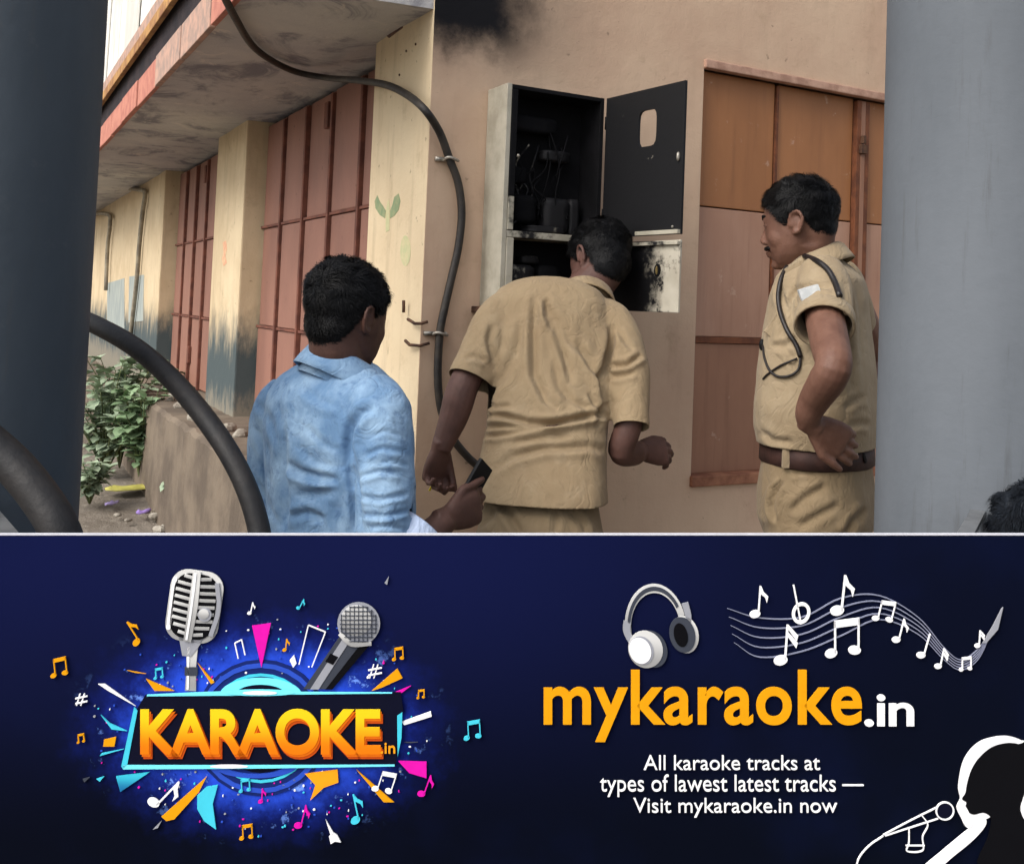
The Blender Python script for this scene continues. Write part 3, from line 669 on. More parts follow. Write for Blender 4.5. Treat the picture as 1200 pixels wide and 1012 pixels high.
def cut(m, c, nrm, rad=None, dep=.03):
    """open a cloth edge: remove what lies beyond the plane (only near c when rad is given)"""
    bm = bmesh.new(); bm.from_mesh(m); c = Vector(c); nrm = Vector(nrm).normalized()
    if rad: fs = [f for f in bm.faces for q in (f.calc_center_median() - c,) if -dep < q.dot(nrm) < dep * 2 and (q - nrm * q.dot(nrm)).length < rad]
    else: fs = list(bm.faces)
    es = {e for f in fs for e in f.edges}; vs = {v for f in fs for v in f.verts}
    bmesh.ops.bisect_plane(bm, geom=list(vs) + list(es) + fs, plane_co=c, plane_no=nrm, clear_outer=True)
    bm.to_mesh(m); bm.free(); m.update()
def cloth(name, m, mat, parent, th=0.003):
    o = link(name, m, mat, parent, True); md = o.modifiers.new('thick', 'SOLIDIFY'); md.thickness = th; md.offset = -1; return o

# ---- skin, hair and cloth materials
def m_skin(name, c1, c2):
    k = NB(name); f = k.noise(18.0, 5, 0.6); cc_ = k.mix(k.ramp(f, .3, .7), c1, c2); g_ = k.noise(70.0, 5, .7); cc_ = k.mix(k.ramp(g_, .55, .75, 0, .35), cc_, tuple(v * .6 for v in c2[:3]) + (1,)); k.color(cc_); k.b.inputs['Subsurface Weight'].default_value = 0.06
    k.b.inputs['Subsurface Radius'].default_value = (.006, .003, .002); k.bump(k.noise(240.0, 4), .0012, .6); return k.fin(.56, .3)
SK_A = m_skin('skin_deep', rgb(84, 58, 49), rgb(68, 46, 39)); SK_B = m_skin('skin_brown', rgb(96, 68, 60), rgb(80, 56, 49)); SK_C = m_skin('skin_warm', rgb(116, 84, 70), rgb(98, 68, 56))
def m_hair(name, c1, c2):
    k = NB(name); f = k.noise(90.0, 5, 0.7); k.color(k.mix(k.ramp(f, .35, .7), c1, c2)); k.bump(k.noise(220.0, 4), .002, .6); return k.fin(.5, .14)
HR = m_hair('black_hair', rgb(9, 9, 10), rgb(15, 15, 17)); HR_D = m_hair('blueblack_hair', rgb(16, 19, 24), rgb(28, 33, 40))
def m_cloth(name, c1, c2, c3, weave=900.0, big=6.0, rough=.88):
    k = NB(name); f = k.noise(big, 6, .65); col = k.mix(k.ramp(f, .35, .68), c1, c2); g = k.noise(big * 5, 5, .6); col = k.mix(k.ramp(g, .52, .7, 0, .5), col, c3); k.color(col)
    c1_ = k.math('ABSOLUTE', k.math('SUBTRACT', k.noise(13.0, 3, .5, stretch=(1, 1, .75), dist=1.6), .5)); c2_ = k.math('ABSOLUTE', k.math('SUBTRACT', k.noise(34.0, 3, .5, dist=1.2), .5))
    cr = k.math('ADD', k.math('MULTIPLY', k.ramp(c1_, 0, .09), 3.0), k.math('MULTIPLY', k.ramp(c2_, 0, .12), .5))
    k.bump(k.math('ADD', k.math('MULTIPLY', k.noise(weave, 2), .6), cr),   .0006, .5); k.b.inputs['Sheen Weight'].default_value = .08; return k.fin(rough, .15)
CL_DENIM = m_cloth('washed_denim', rgb(98, 130, 164), rgb(142, 170, 196), rgb(72, 102, 140), big=9.0)
CL_DENIMIN = m_cloth('pale_denim_inside', rgb(184, 198, 222), rgb(166, 182, 208), rgb(196, 208, 228))
CL_KHAKI = m_cloth('khaki_drill', rgb(150, 131, 103), rgb(140, 120, 93), rgb(157, 139, 112), big=4.0)
CL_KHAKI2 = m_cloth('khaki_uniform', rgb(152, 136, 111), rgb(140, 123, 98), rgb(159, 144, 120), big=4.0)
CL_TROU = m_cloth('khaki_trousers', rgb(132, 115, 90), rgb(121, 104, 80), rgb(140, 123, 98), big=4.0)
CL_DARK = m_cloth('dark_trousers', rgb(48, 50, 58), rgb(38, 40, 46), rgb(56, 58, 66)); M_LEATHER = mottled('black_leather', rgb(34, 28, 26), rgb(24, 20, 20), 30, .45, .4)
M_BELT = mottled('maroon_belt', rgb(60, 40, 35), rgb(46, 31, 28), 30, .65, .2); M_BLACKP = plain('black_plastic', rgb(20, 21, 23), .6, .15)
M_WHITEP = mottled('white_badge', rgb(196, 198, 198), rgb(172, 176, 178), 40, .6); M_STEEL = mottled('buckle_steel', rgb(210, 205, 190), rgb(170, 164, 150), 40, .3, .5, .8)

# ---- head: returns mesh pieces for the body and a function that grows the hair
def head_parts(mb, c, ax, s=1.0, fat=1.0):
    r, f, u = ax
    def L(x, y, z): return c + (r * x + f * y + u * z) * s
    def E(p, a, b, d): mb.ell(L(*p), (r * a * s, f * b * s, u * d * s), 18, 12)
    E((0, -.010, .036), .076, .097, .086); E((0, -.048, -.022), .058, .050, .055)
    mb.rings([ring(L(0, cy, z), r * hw * s * fat, f * hd * s, 24, 2.3) for z, cy, hw, hd in ((.06, .002, .068, .086), (.03, .006, .070, .088), (0, .009, .068, .086), (-.03, .016, .064, .078), (-.06, .025, .057, .066), (-.085, .034, .047, .053), (-.103, .042, .034, .038), (-.113, .046, .022, .024))])
    mb.tube([L(0, .086, .018), L(0, .096, -.008), L(0, .107, -.030), L(0, .104, -.038)], [.009 * s, .010 * s, .0120 * s, .009 * s], 10)
    for q in (-1, 1):
        E((q * .013, .100, -.036), .010, .011, .009); E((q * .038, .050, -.030), .030, .034, .036); E((q * .032, .074, .002), .017, .013, .010)
        mb.tube([L(q * .050, .062, .022), L(q * .028, .085, .026), L(q * .006, .090, .022)], [.009 * s, .010 * s, .008 * s], 8)
        # ear: helix, bowl and lobe
        e = [L(q * (.074 + b), a, z) for a, z, b in ((.010, -.012, .002), (.006, .014, .006), (-.006, .027, .012), (-.020, .024, .016), (-.027, .006, .016), (-.022, -.014, .012), (-.010, -.030, .006), (.004, -.030, .003))]
        mb.tube(smooth_curve(e, 3), .0052 * s, 7); E((q * .076, -.008, -.002), .007, .017, .024); E((q * .079, -.002, -.028), .006, .009, .009)
    E((0, .096, -.064), .025, .009, .0065); E((0, .094, -.075), .021, .009, .007); E((0, .076, -.103), .022, .020, .015)
    return L
def hair_for(parent, body, c, ax, s, mat, seed, thick=.011, nstr=6000, length=.022, curl=.4, line=None, wild=0.3):
    """a thick cap grown on the scalp of the body mesh, with thousands of short locks on it"""
    r, f, u = (np.array(q) for q in ax); C = np.array(c); V, N = getV(body); q = (V - C) / s; x, y, z = q @ r, q @ f, q @ u
    line = line or ([-.12, -.09, -.06, -.04, -.024, -.010, .004, .016, .03, .05, .075, .09], [-.062, -.060, -.045, -.022, .022, .034, .030, -.005, .022, .052, .070, .076])
    h = np.interp(y, line[0], line[1]); mk = np.clip((z - h) / np.interp(y, [-.1, -.05, -.02], [.050, .035, .010]), 0, 1); mk[(np.abs(x) > .084)] = 0; mk[(z < -.125) | (np.hypot(np.hypot(x, y), z) > .16)] = 0
    F = [tuple(p.vertices) for p in body.polygons]; keep = [p for p in F if min(mk[i] for i in p) > 0.02 or np.mean([mk[i] for i in p]) > .45]
    idx = sorted({i for p in keep for i in p}); re = {i: k for k, i in enumerate(idx)}; VV = V[idx]; NN = N[idx]; mm = mk[idx]
    rs = np.random.RandomState(seed)
    top = np.clip(z[idx] / .09, 0, 1); lump = np.array([noise.noise(Vector(v * 60)) for v in VV])
    T = thick * s * np.clip((mm - .35) * 1.6, -.2, 1) * (.75 + .7 * top) * (1 + .55 * lump * (.4 + top)); NV = VV + NN * T[:, None]
    mb = MB(); mb.add([tuple(v) for v in NV], [tuple(re[i] for i in p) for p in keep])
    # locks: thin curved blades, combed together in clumps, shorter and sparser at the hairline
    nstr = int(nstr * 2.6); ks = rs.choice(len(idx), nstr); flow = np.array(ax[1]) * .55 + np.array([0, 0, -1.0]) * .5
    vs = []; fs = []; P_ = VV[ks]; cl_ = np.array([noise.noise_vector(Vector(v * 42)) for v in P_]) * 1.5
    for j, k_ in enumerate(ks):
        n = NN[k_]; fl = flow + cl_[j] * curl * 2.0 + rs.normal(0, curl * .35, 3); fl = fl - n * fl.dot(n); fl /= np.linalg.norm(fl) + 1e-9
        Ln = length * s * rs.uniform(.6, 1.25) * (.35 + .4 * mm[k_] + .75 * top[k_]); lift = wild * rs.uniform(.2, 1.3); p0 = NV[k_] - n * .002; w = np.cross(fl, n) * .00085 * s
        p1 = p0 + (fl * .5 + n * lift * .62) * Ln; p2 = p0 + (fl + n * lift * .5) * Ln; b = len(vs); vs += [p0 - w, p0 + w, p1 + w * .8, p1 - w * .8, p2]; fs += [(b, b + 1, b + 2, b + 3), (b + 3, b + 2, b + 4)]
    mb.add([tuple(v) for v in vs], fs)
    return link('hair', mb.mesh('hair'), mat, parent, True)
def smooth_nape(m, c, ax, s):
    r, f, u = (np.array(q) for q in ax); V, _ = getV(m); q = (V - np.array(c)) / s; x, y, z = q @ r, q @ f, q @ u
    w = np.clip((-.012 - y) / .02, 0, 1) * np.clip((.085 - z) / .03, 0, 1) * np.clip((z + .15) / .03, 0, 1) * (np.hypot(x, y) < .14) * np.clip((.072 - np.abs(x)) / .006 + np.clip((-.035 - y) / .01, 0, 1), 0, 1)
    wf = np.clip((y - .03) / .02, 0, 1) * (np.abs(x) < .066) * (z > -.115) * (z < .05) * (np.hypot(x, y) < .14) * .8
    relax(m, 7, .5, wf)
    relax(m, 8, .5, w); relax(m, 8, .5, w); relax(m, 8, .5, w); relax(m, 8, .5, w); relax(m, 8, .5, w)
def hand(mb, wrist, d, nrm, thumb, s=1.0, curl=(35, 45, 30), spread=.1, th=(.55, .5), out=.65):
    """palm with four fingers of different length and a thumb; d = towards the fingers, nrm = out of the palm, thumb = side of the thumb"""
    d = d.normalized(); thumb = (thumb - d * thumb.dot(d)).normalized(); n2 = thumb.cross(d); n2 = n2 if n2.dot(nrm) > 0 else -n2; nrm = n2.normalized(); W = Vector(wrist)
    mb.rings([ring(W + d * a * s, thumb * w * s, nrm * t * s, 16, 2.8) for a, w, t in ((-.03, .026, .020), (0, .027, .019), (.025, .035, .019), (.055, .041, .017), (.082, .041, .014), (.092, .036, .011))])
    for i, (off, L) in enumerate(((.029, .074), (.010, .082), (-.010, .077), (-.028, .060))):
        p = W + d * (.080 - .006 * abs(i - 1)) * s + thumb * off * s; dirv = (d + thumb * spread * (1.5 - i) * .4).normalized(); pts = [p - dirv * .02 * s, p]; a = 0
        for k, seg in enumerate((.46, .31, .25)):
            a += math.radians(curl[k] + i * 3); v = dirv * math.cos(a) + nrm * math.sin(a); pts.append(pts[-1] + v * L * seg * s)
        mb.tube(pts, [.0095 * s, .0098 * s, .0092 * s, .0086 * s, .0074 * s], 9); mb.ell(pts[-1], (d * .0066 * s, thumb * .0066 * s, nrm * .0066 * s), 8, 6)
    b = W + d * .022 * s + thumb * .026 * s; v1 = (d * .75 + thumb * out + nrm * th[0]).normalized(); v2 = (d * .9 + thumb * .1 + nrm * th[1]).normalized()
    p1 = b + v1 * .042 * s; p2 = p1 + v2 * .032 * s; p3 = p2 + (v2 + nrm * .2).normalized() * .022 * s
    mb.tube([b - v1 * .012 * s, p1, p2, p3], [.014 * s, .0112 * s, .0100 * s, .0078 * s], 9); mb.ell(p3, (d * .0078 * s, thumb * .0078 * s, nrm * .0078 * s), 8, 6)
def legs(mb, hipc, ax, hw, gz_, feet, inflate=0.0, knee=.02):
    """trousers: pelvis running into two tapered legs; returns ankles"""
    r, f, u = ax; out = []
    for sd, (fr, ff) in zip((-1, 1), feet):
        hp = hipc + r * sd * hw * .52 - ZV * .05; an = Vector((hipc.x, hipc.y, gz_ + .09)) + r * fr + f * ff; kn = (hp + an) / 2 + f * knee
        mb.tube(smooth_curve([hp + ZV * .06, hp, kn, an - ZV * .035], 5), list(np.interp(np.linspace(0, 3, 16), [0, .5, 1, 2, 3], [.085 + inflate, .098 + inflate, .094 + inflate, .070 + inflate, .056 + inflate])), 16); out.append(an)
    return out
def shoe(an, f, r, mat, parent, gz_):
    rr = []; 
    for a, w, h in ((-.075, .030, .05), (-.06, .037, .085), (-.01, .040, .09), (.05, .043, .065), (.11, .046, .05), (.155, .038, .04), (.178, .018, .03)):
        c = Vector((an.x, an.y, gz_ + h / 2 + .002)) + f * a; rr.append(ring(c, r * w, ZV * (h / 2), 14, 3.2))
    return MB().rings(rr).build('shoe', mat, parent, True)

# ================================================================== the man in the denim shirt
def man_denim():
    D = 2.3; A = axes(40); r, f, u = A; g0 = ground_z(-.4, -.5)
    hip = at(402, 640, D); R = root('person', (hip.x, hip.y, g0 - .01), 'man in washed blue denim shirt holding a phone, seen from behind', 'person')
    hc = at(406, 371, 2.27); HA = axes(38, 4, 2); sh = at(398, 452, D)
    # body
    b = MB(); head_parts(b, hc, HA, .97, 1.14)
    b.tube([hc - HA[2] * .02 - HA[1] * .026, hc - HA[2] * .07 - HA[1] * .024, at(399, 428, 2.285), at(397, 455, D)], [.058, .061, .064, .078], 18)
    b.rings([ring(at(cx_, cy_, D), r * a, f * q, 24) for cx_, cy_, a, q in ((396, 440, .10, .07), (396, 470, .165, .10), (397, 540, .17, .112), (400, 640, .16, .11), (402, 680, .165, .115))])
    el = at(450, 672, 2.09); wr = at(524, 607, 2.20)
    b.tube(smooth_curve([at(446, 480, 2.17), at(456, 560, 2.12), el], 4), [.040, .041, .042, .042, .041, .040, .040, .040, .040], 14)
    b.tube(smooth_curve([el, (el * .55 + wr * .45) - ZV * .008, wr], 4), [.040, .042, .043, .043, .042, .039, .035, .031, .028], 14)
    tow = (at(549, 597, 2.24) - wr).normalized(); hand(b, wr, tow, (UPV * -.2 - RT * .2 + FW * .8), UPV, 1.0, (18, 40, 35), .06, (.05, -.1), .5)
    lel = at(318, 640, 2.42); lwr = at(322, 745, 2.36); b.tube(smooth_curve([at(326, 480, 2.42), lel, lwr], 4), list(np.linspace(.05, .028, 9)), 12); hand(b, lwr, -ZV, r, f, 1.0)
    hips = at(403, 690, D); ank = legs(b, hips, A, .16, g0, ((-.11, -.02), (.12, .05)), -.022)
    bm_ = remesh(b, .0042, 12); smooth_nape(bm_, hc, HA, 1.0); link('body', bm_, SK_A, R, True)
    hair_for(R, bm_, hc, HA, .97, HR, 3, .0085, 11000, .019, .6, ([-.12, -.09, -.06, -.04, -.024, -.010, .004, .016, .03, .05, .075, .09], [-.088, -.084, -.070, -.035, .020, .034, .030, -.005, .022, .052, .070, .076]), .40)
    # shirt
    t = MB(); t.rings([ring(at(cx_, cy_, D + dd), r * a, f * q, 32, 2.5) for cx_, cy_, dd, a, q in ((398, 423, 0, .072, .066), (397, 432, 0, .115, .080), (396, 446, 0, .160, .102), (396, 468, 0, .186, .124), (396, 505, 0, .193, .134), (397, 545, 0, .190, .136), (399, 590, 0, .188, .136), (401, 640, 0, .192, .140), (402, 720, 0, .198, .146))])
    t.tube(smooth_curve([at(428, 462, 2.20), at(445, 490, 2.165), at(450, 545, 2.14), at(452, 605, 2.115), el], 4), [.062, .066, .068, .069, .069, .069, .068, .068, .067, .066, .066, .065, .064, .063, .062, .060, .058], 20)
    cuffc = at(487, 622, 2.145); t.tube(smooth_curve([el, (el + cuffc) / 2, cuffc + (cuffc - el) * .12], 3), .058, 18)
    t.tube(smooth_curve([at(340, 462, 2.40), at(325, 490, 2.42), at(319, 560, 2.425), lel, at(320, 700, 2.39)], 4), [.060, .064, .066, .066, .066, .065, .064, .063, .062, .060, .058, .056, .054, .052, .050, .048, .046], 18)
    sm = remesh(t, .0046, 7)
    fl = [([(330, 620), (336, 590), (332, 540), (334, 500)], 7, .012), ([(412, 545), (409, 520), (412, 500), (424, 484), (440, 478)], 6, .012), ([(412, 545), (418, 575), (420, 620)], 7, .014),
          ([(338, 540), (352, 553), (375, 560), (398, 562)], 6, .012), ([(395, 572), (370, 580), (345, 578)], 7, .006), ([(350, 520), (368, 540), (395, 548)], 5, .003), ([(360, 500), (380, 520), (402, 530)], 5, .003),
          ([(420, 560), (445, 552), (470, 555)], 5, .011), ([(418, 580), (445, 586), (480, 578)], 5, .012), ([(420, 602), (450, 605), (482, 598)], 5, .011), ([(425, 535), (448, 525), (475, 530)], 5, .009), ([(432, 512), (452, 505), (474, 512)], 4, .007), ([(430, 618), (455, 616), (480, 622)], 4, .009),
          ([(440, 545), (458, 540), (480, 546)], 4, .007), ([(350, 450), (375, 470), (400, 478)], 6, .004), ([(300, 500), (312, 530), (316, 570)], 5, .006), ([(300, 560), (312, 590), (322, 612)], 5, .006), ([(380, 610), (360, 600), (340, 605)], 6, .008), ([(300, 470), (315, 490), (325, 520)], 5, .005)]
    folds(sm, [(a, w_ * (.75 if a[0][0] > 415 else 1), c * (.62 if a[0][0] > 415 else .85)) for a, w_, c in fl], (((9, 9, 6), .005), ((22, 22, 13), .004), ((48, 48, 30), .0016)))
    relax(sm, 1, .4)
    cut(sm, at(402, 705, D), -ZV, None); cut(sm, cuffc, cuffc - el, .075); cut(sm, at(398, 425, D), ZV - f * .1, .14)
    s_ = cloth('shirt', sm, CL_DENIM, R, .0025)
    # turned-up cuff, paler inside of the cloth
    ax_ = (cuffc - el).normalized(); u1 = ax_.orthogonal().normalized(); v1 = ax_.cross(u1)
    cm = MB().rings([ring(cuffc + ax_ * a, u1 * q * (1 + .02 * math.sin(a * 400)), v1 * q, 28, 2) for a, q in ((-.045, .060), (-.040, .0655), (-.02, .066), (.000, .066), (.010, .065), (.013, .061), (.008, .057), (-.02, .056))], False)
    cuff = cm.build('cuff', CL_DENIMIN, s_, True)
    # collar: stand and fall
    cc = at(404, 424, 2.29); CA = axes(42, 20, 7); rows = []
    for kx in range(41):
        t_ = math.radians(-158 + 316 * kx / 40) ; dirv = CA[0] * math.sin(t_) - CA[1] * math.cos(t_)           # 0 = nape
        drop = .008 * (1 - math.cos(t_)); tip = .020 * max(0, abs(t_) - 2.0)
        def cp_(rad, h): return cc + CA[0] * math.sin(t_) * rad * 1.02 - CA[1] * math.cos(t_) * rad * 1.06 + CA[2] * (h - drop)
        rows.append([cp_(.086, -.055), cp_(.074, .014), cp_(.077, .019), cp_(.083, .014), cp_(.096, -.020 - tip), cp_(.102, -.040 - tip)])
    cl = MB().rings(rows, False, False).build('collar', CL_DENIM, s_, True); md = cl.modifiers.new('t', 'SOLIDIFY'); md.thickness = .0028; md.offset = 0
    # trousers and shoes
    t = MB(); t.rings([ring(at(402, 690, D) + ZV * dz, r * a, f * q, 24) for dz, a, q in ((.06, .165, .118), (0, .178, .128), (-.07, .176, .13), (-.12, .12, .11))]); legs(t, hips, A, .17, g0, ((-.11, -.02), (.12, .05)), .014)
    tm = remesh(t, .009, 4); folds(tm, [], (((14, 14, 7), .006),)); link('trousers', tm, CL_DARK, R, True)
    for a_ in ank: shoe(a_, f, r, M_LEATHER, R, g0 - .012)
    # the phone in his hand
    pc = at(555, 572, 2.262); e1 = (at(566, 552, 2.24) - at(540, 598, 2.20)).normalized(); e2 = (RT * .6 + FW * .8); e2 = (e2 - e1 * e2.dot(e1)).normalized(); e3 = e1.cross(e2)
    ph = MB().obox(pc - e1 * .062 - e2 * .034 - e3 * .0045, e1 * .124, e2 * .060, e3 * .009).build('mobile_phone', M_BLACKP, None, False, .003); tag(ph, 'black mobile phone in the hand of the man in denim', 'phone')
    MB().obox(pc - e1 * .056 - e2 * .029 + e3 * .0046, e1 * .112, e2 * .050, e3 * .0006).build('screen', plain('phone_glass', rgb(14, 15, 18), .1, .6), ph)
man_denim()

# ================================================================== the man bending into the meter box
def man_khaki():
    A = axes(6); r, f, u = A; g0 = .10; hip = at(632, 612, 2.60)
    R = root('person', (hip.x, hip.y, g0), 'man in khaki shirt bending his head into the burnt meter box', 'person')
    hc = at(703, 309, 2.95); HA = axes(-42, 30, 14)
    b = MB(); head_parts(b, hc, HA, .98)
    b.tube([hc - HA[2] * .03 - HA[1] * .03, at(686, 342, 2.90), at(665, 368, 2.86)], [.058, .062, .078], 18)
    b.rings([ring(at(cx_, cy_, d_), r * a, f * q, 24) for cx_, cy_, d_, a, q in ((645, 352, 2.86, .11, .07), (645, 385, 2.82, .15, .10), (644, 440, 2.76, .145, .105), (640, 510, 2.68, .14, .10), (633, 590, 2.63, .12, .08), (632, 640, 2.61, .125, .08))])
    le = at(543, 452, 2.69); lw = at(516, 527, 2.66)
    b.tube(smooth_curve([at(588, 372, 2.80), at(563, 415, 2.74), le, (le + lw) / 2 + RT * .004, lw], 5), list(np.interp(np.linspace(0, 4, 21), [0, 1, 2, 2.5, 3, 4], [.043, .042, .042, .043, .039, .027])), 16)
    hand(b, lw, (at(509, 562, 2.68) - lw), RT * .35 + FW * .2 - UPV * .1, FW * .55 + RT * .85, .96, (34, 60, 48), .06, (.30, .7), .22)
    re = at(728, 527, 2.665); rw = at(750, 528, 2.75)
    b.tube(smooth_curve([at(722, 390, 2.80), at(737, 450, 2.715), at(738, 492, 2.665), re, at(742, 530, 2.715), rw], 5), list(np.interp(np.linspace(0, 5, 26), [0, 1, 2, 3, 4, 5], [.040, .036, .036, .036, .036, .027])), 16)
    hand(b, rw, (at(790, 531, 2.80) - rw), FW * .6 - UPV * .5, UPV * .7 + FW * .5, .95, (14, 26, 20), .06, (.1, .2), .35)
    hips = at(632, 640, 2.58); ank = legs(b, hips + f * .012, A, .15, g0, ((-.13, -.06), (.13, .10)), -.028)
    bm_ = remesh(b, .0042, 12); smooth_nape(bm_, hc, HA, 1.0); link('body', bm_, SK_B, R, True)
    hair_for(R, bm_, hc, HA, .98, HR, 5, .010, 11000, .018, .4, ([-.12, -.09, -.06, -.04, -.024, -.010, .004, .016, .03, .05, .075, .09], [-.125, -.125, -.115, -.075, .004, .034, .030, -.005, .022, .052, .070, .076]), .3)
    t = MB(); t.rings([ring(at(cx_, cy_, d_), r * a, f * q - ZV * tl, 34, 2.6) for cx_, cy_, d_, a, q, tl in ((650, 333, 2.865, .070, .030, .02), (646, 337, 2.86, .120, .058, .03), (645, 346, 2.85, .150, .085, .03), (644, 362, 2.835, .170, .105, .03), (643, 388, 2.815, .176, .122, .02), (643, 430, 2.77, .172, .128, .01), (643, 465, 2.725, .168, .126, 0), (641, 500, 2.69, .164, .122, 0), (638, 530, 2.66, .168, .126, 0), (634, 560, 2.63, .175, .132, 0), (632, 580, 2.615, .1785, .136, 0), (632, 610, 2.60, .179, .136, 0))])
    sl = at(551, 446, 2.70); t.tube(smooth_curve([at(600, 358, 2.83), at(582, 378, 2.79), at(566, 412, 2.74), sl, sl + (sl - at(566, 412, 2.74)) * .25], 4), [.050, .056, .060, .062, .063, .063, .063, .063, .063, .063, .063, .064, .064, .064, .064, .064, .064], 20)
    srp = at(739, 500, 2.645); t.tube(smooth_curve([at(700, 365, 2.83), at(722, 388, 2.79), at(736, 430, 2.73), at(739, 470, 2.68), srp, srp + (srp - at(739, 470, 2.68)) * .3], 4), [.050, .056, .060, .061, .060, .059, .058, .057, .056, .055, .054, .053, .052, .051, .050, .049, .0485, .048, .048, .048, .048], 20)
    sm = remesh(t, .0046, 7)
    fl = [([(628, 345), (625, 390), (626, 440), (640, 470), (655, 480)], 6, .009), ([(635, 345), (648, 375), (660, 410), (670, 450)], 6, .008), ([(655, 372), (668, 400), (690, 420), (706, 450)], 6, .006), ([(640, 350), (640, 372), (647, 388)], 4, .007), ([(676, 395), (690, 425), (702, 445), (712, 470)], 5, .006),
          ([(577, 380), (573, 400), (580, 425)], 5, .008), ([(612, 375), (606, 410), (590, 440), (575, 460)], 7, .006), ([(566, 486), (585, 487), (620, 495), (650, 496), (690, 488), (712, 484)], 4.5, .014), ([(564, 502), (590, 500), (630, 500), (665, 494)], 4, .010), ([(562, 510), (580, 510), (610, 506), (640, 503)], 4, .009),
          ([(575, 552), (600, 535), (640, 525), (690, 523), (712, 528)], 6, .008), ([(570, 470), (578, 478), (600, 476)], 4, .006), ([(718, 380), (714, 410), (706, 440), (708, 470)], 6, .011), ([(712, 470), (706, 480), (700, 500)], 5, .007), ([(716, 430), (735, 428), (752, 416)], 4, .009), ([(716, 442), (730, 440), (745, 436)], 4, .006), ([(690, 460), (700, 478), (712, 492)], 4, .007),
          ([(660, 455), (672, 470), (690, 480)], 5, .005), ([(600, 520), (630, 514), (670, 512)], 5, .006), ([(724, 385), (732, 400), (742, 410)], 4, .005), ([(545, 420), (556, 418), (570, 424)], 4, .005), ([(650, 420), (655, 450), (668, 478)], 6, .005)]
    folds(sm, [(a, b_, c * 1.35) for a, b_, c in fl], (((8, 8, 5), .005), ((20, 20, 12), .003), ((50, 50, 30), .0009))); relax(sm, 1, .35)
    cut(sm, at(632, 583, 2.61), -ZV); cut(sm, sl, sl - at(566, 412, 2.74), .075); cut(sm, srp, srp - at(739, 470, 2.68), .060); cut(sm, at(684, 338, 2.89), (at(694, 322, 2.92) - at(670, 356, 2.86)), .075)
    s_ = cloth('shirt', sm, CL_KHAKI, R, .0025)
    # collar round the bowed neck
    cc = at(686, 350, 2.885); CA = axes(-12, 40, 16); rows = []
    for kx in range(37):
        t_ = math.radians(-155 + 310 * kx / 36)
        def cp_(rad, h): return cc + CA[0] * math.sin(t_) * rad - CA[1] * math.cos(t_) * rad * 1.03 + CA[2] * (h - .006 * (1 - math.cos(t_)))
        rows.append([cp_(.070, -.020), cp_(.068, .016), cp_(.072, .019), cp_(.079, .012), cp_(.090, -.020), cp_(.092, -.030)])
    cl = MB().rings(rows, False, False).build('collar', CL_KHAKI, s_, True); md = cl.modifiers.new('t', 'SOLIDIFY'); md.thickness = .0028; md.offset = 0
    t = MB(); t.rings([ring(hips + ZV * dz + f * (.012 + max(0, dz) * .24), r * a, f * q, 28) for dz, a, q in ((.16, .138, .103), (.10, .150, .114), (.04, .163, .128), (-.05, .176, .136), (-.12, .12, .11))]); legs(t, hips, A, .155, g0, ((-.13, -.06), (.13, .10)), .002)
    tm = remesh(t, .006, 4)
    folds(tm, [([(585, 585), (598, 605), (612, 630)], 6, .010), ([(560, 620), (575, 605), (585, 592)], 6, .006), ([(650, 628), (652, 612), (648, 596)], 5, .006), ([(690, 628), (682, 612), (668, 596)], 5, .006)], (((12, 12, 6), .005), ((26, 26, 14), .002))); link('trousers', tm, CL_TROU, R, True)
    for a_ in ank: shoe(a_, f, r, M_LEATHER, R, g0)
    # thin yellow-handled tester between his fingers
    ts = MB().tube([at(514, 553, 2.672), at(510, 562, 2.668), at(503, 575, 2.66)], [.0032, .0036, .0028], 8).build('yellow_tester', plain('yellow_plastic', rgb(226, 206, 30), .4), None, True); tag(ts, 'thin yellow tester held in the lowered hand of the bending man', 'tester')
man_khaki()

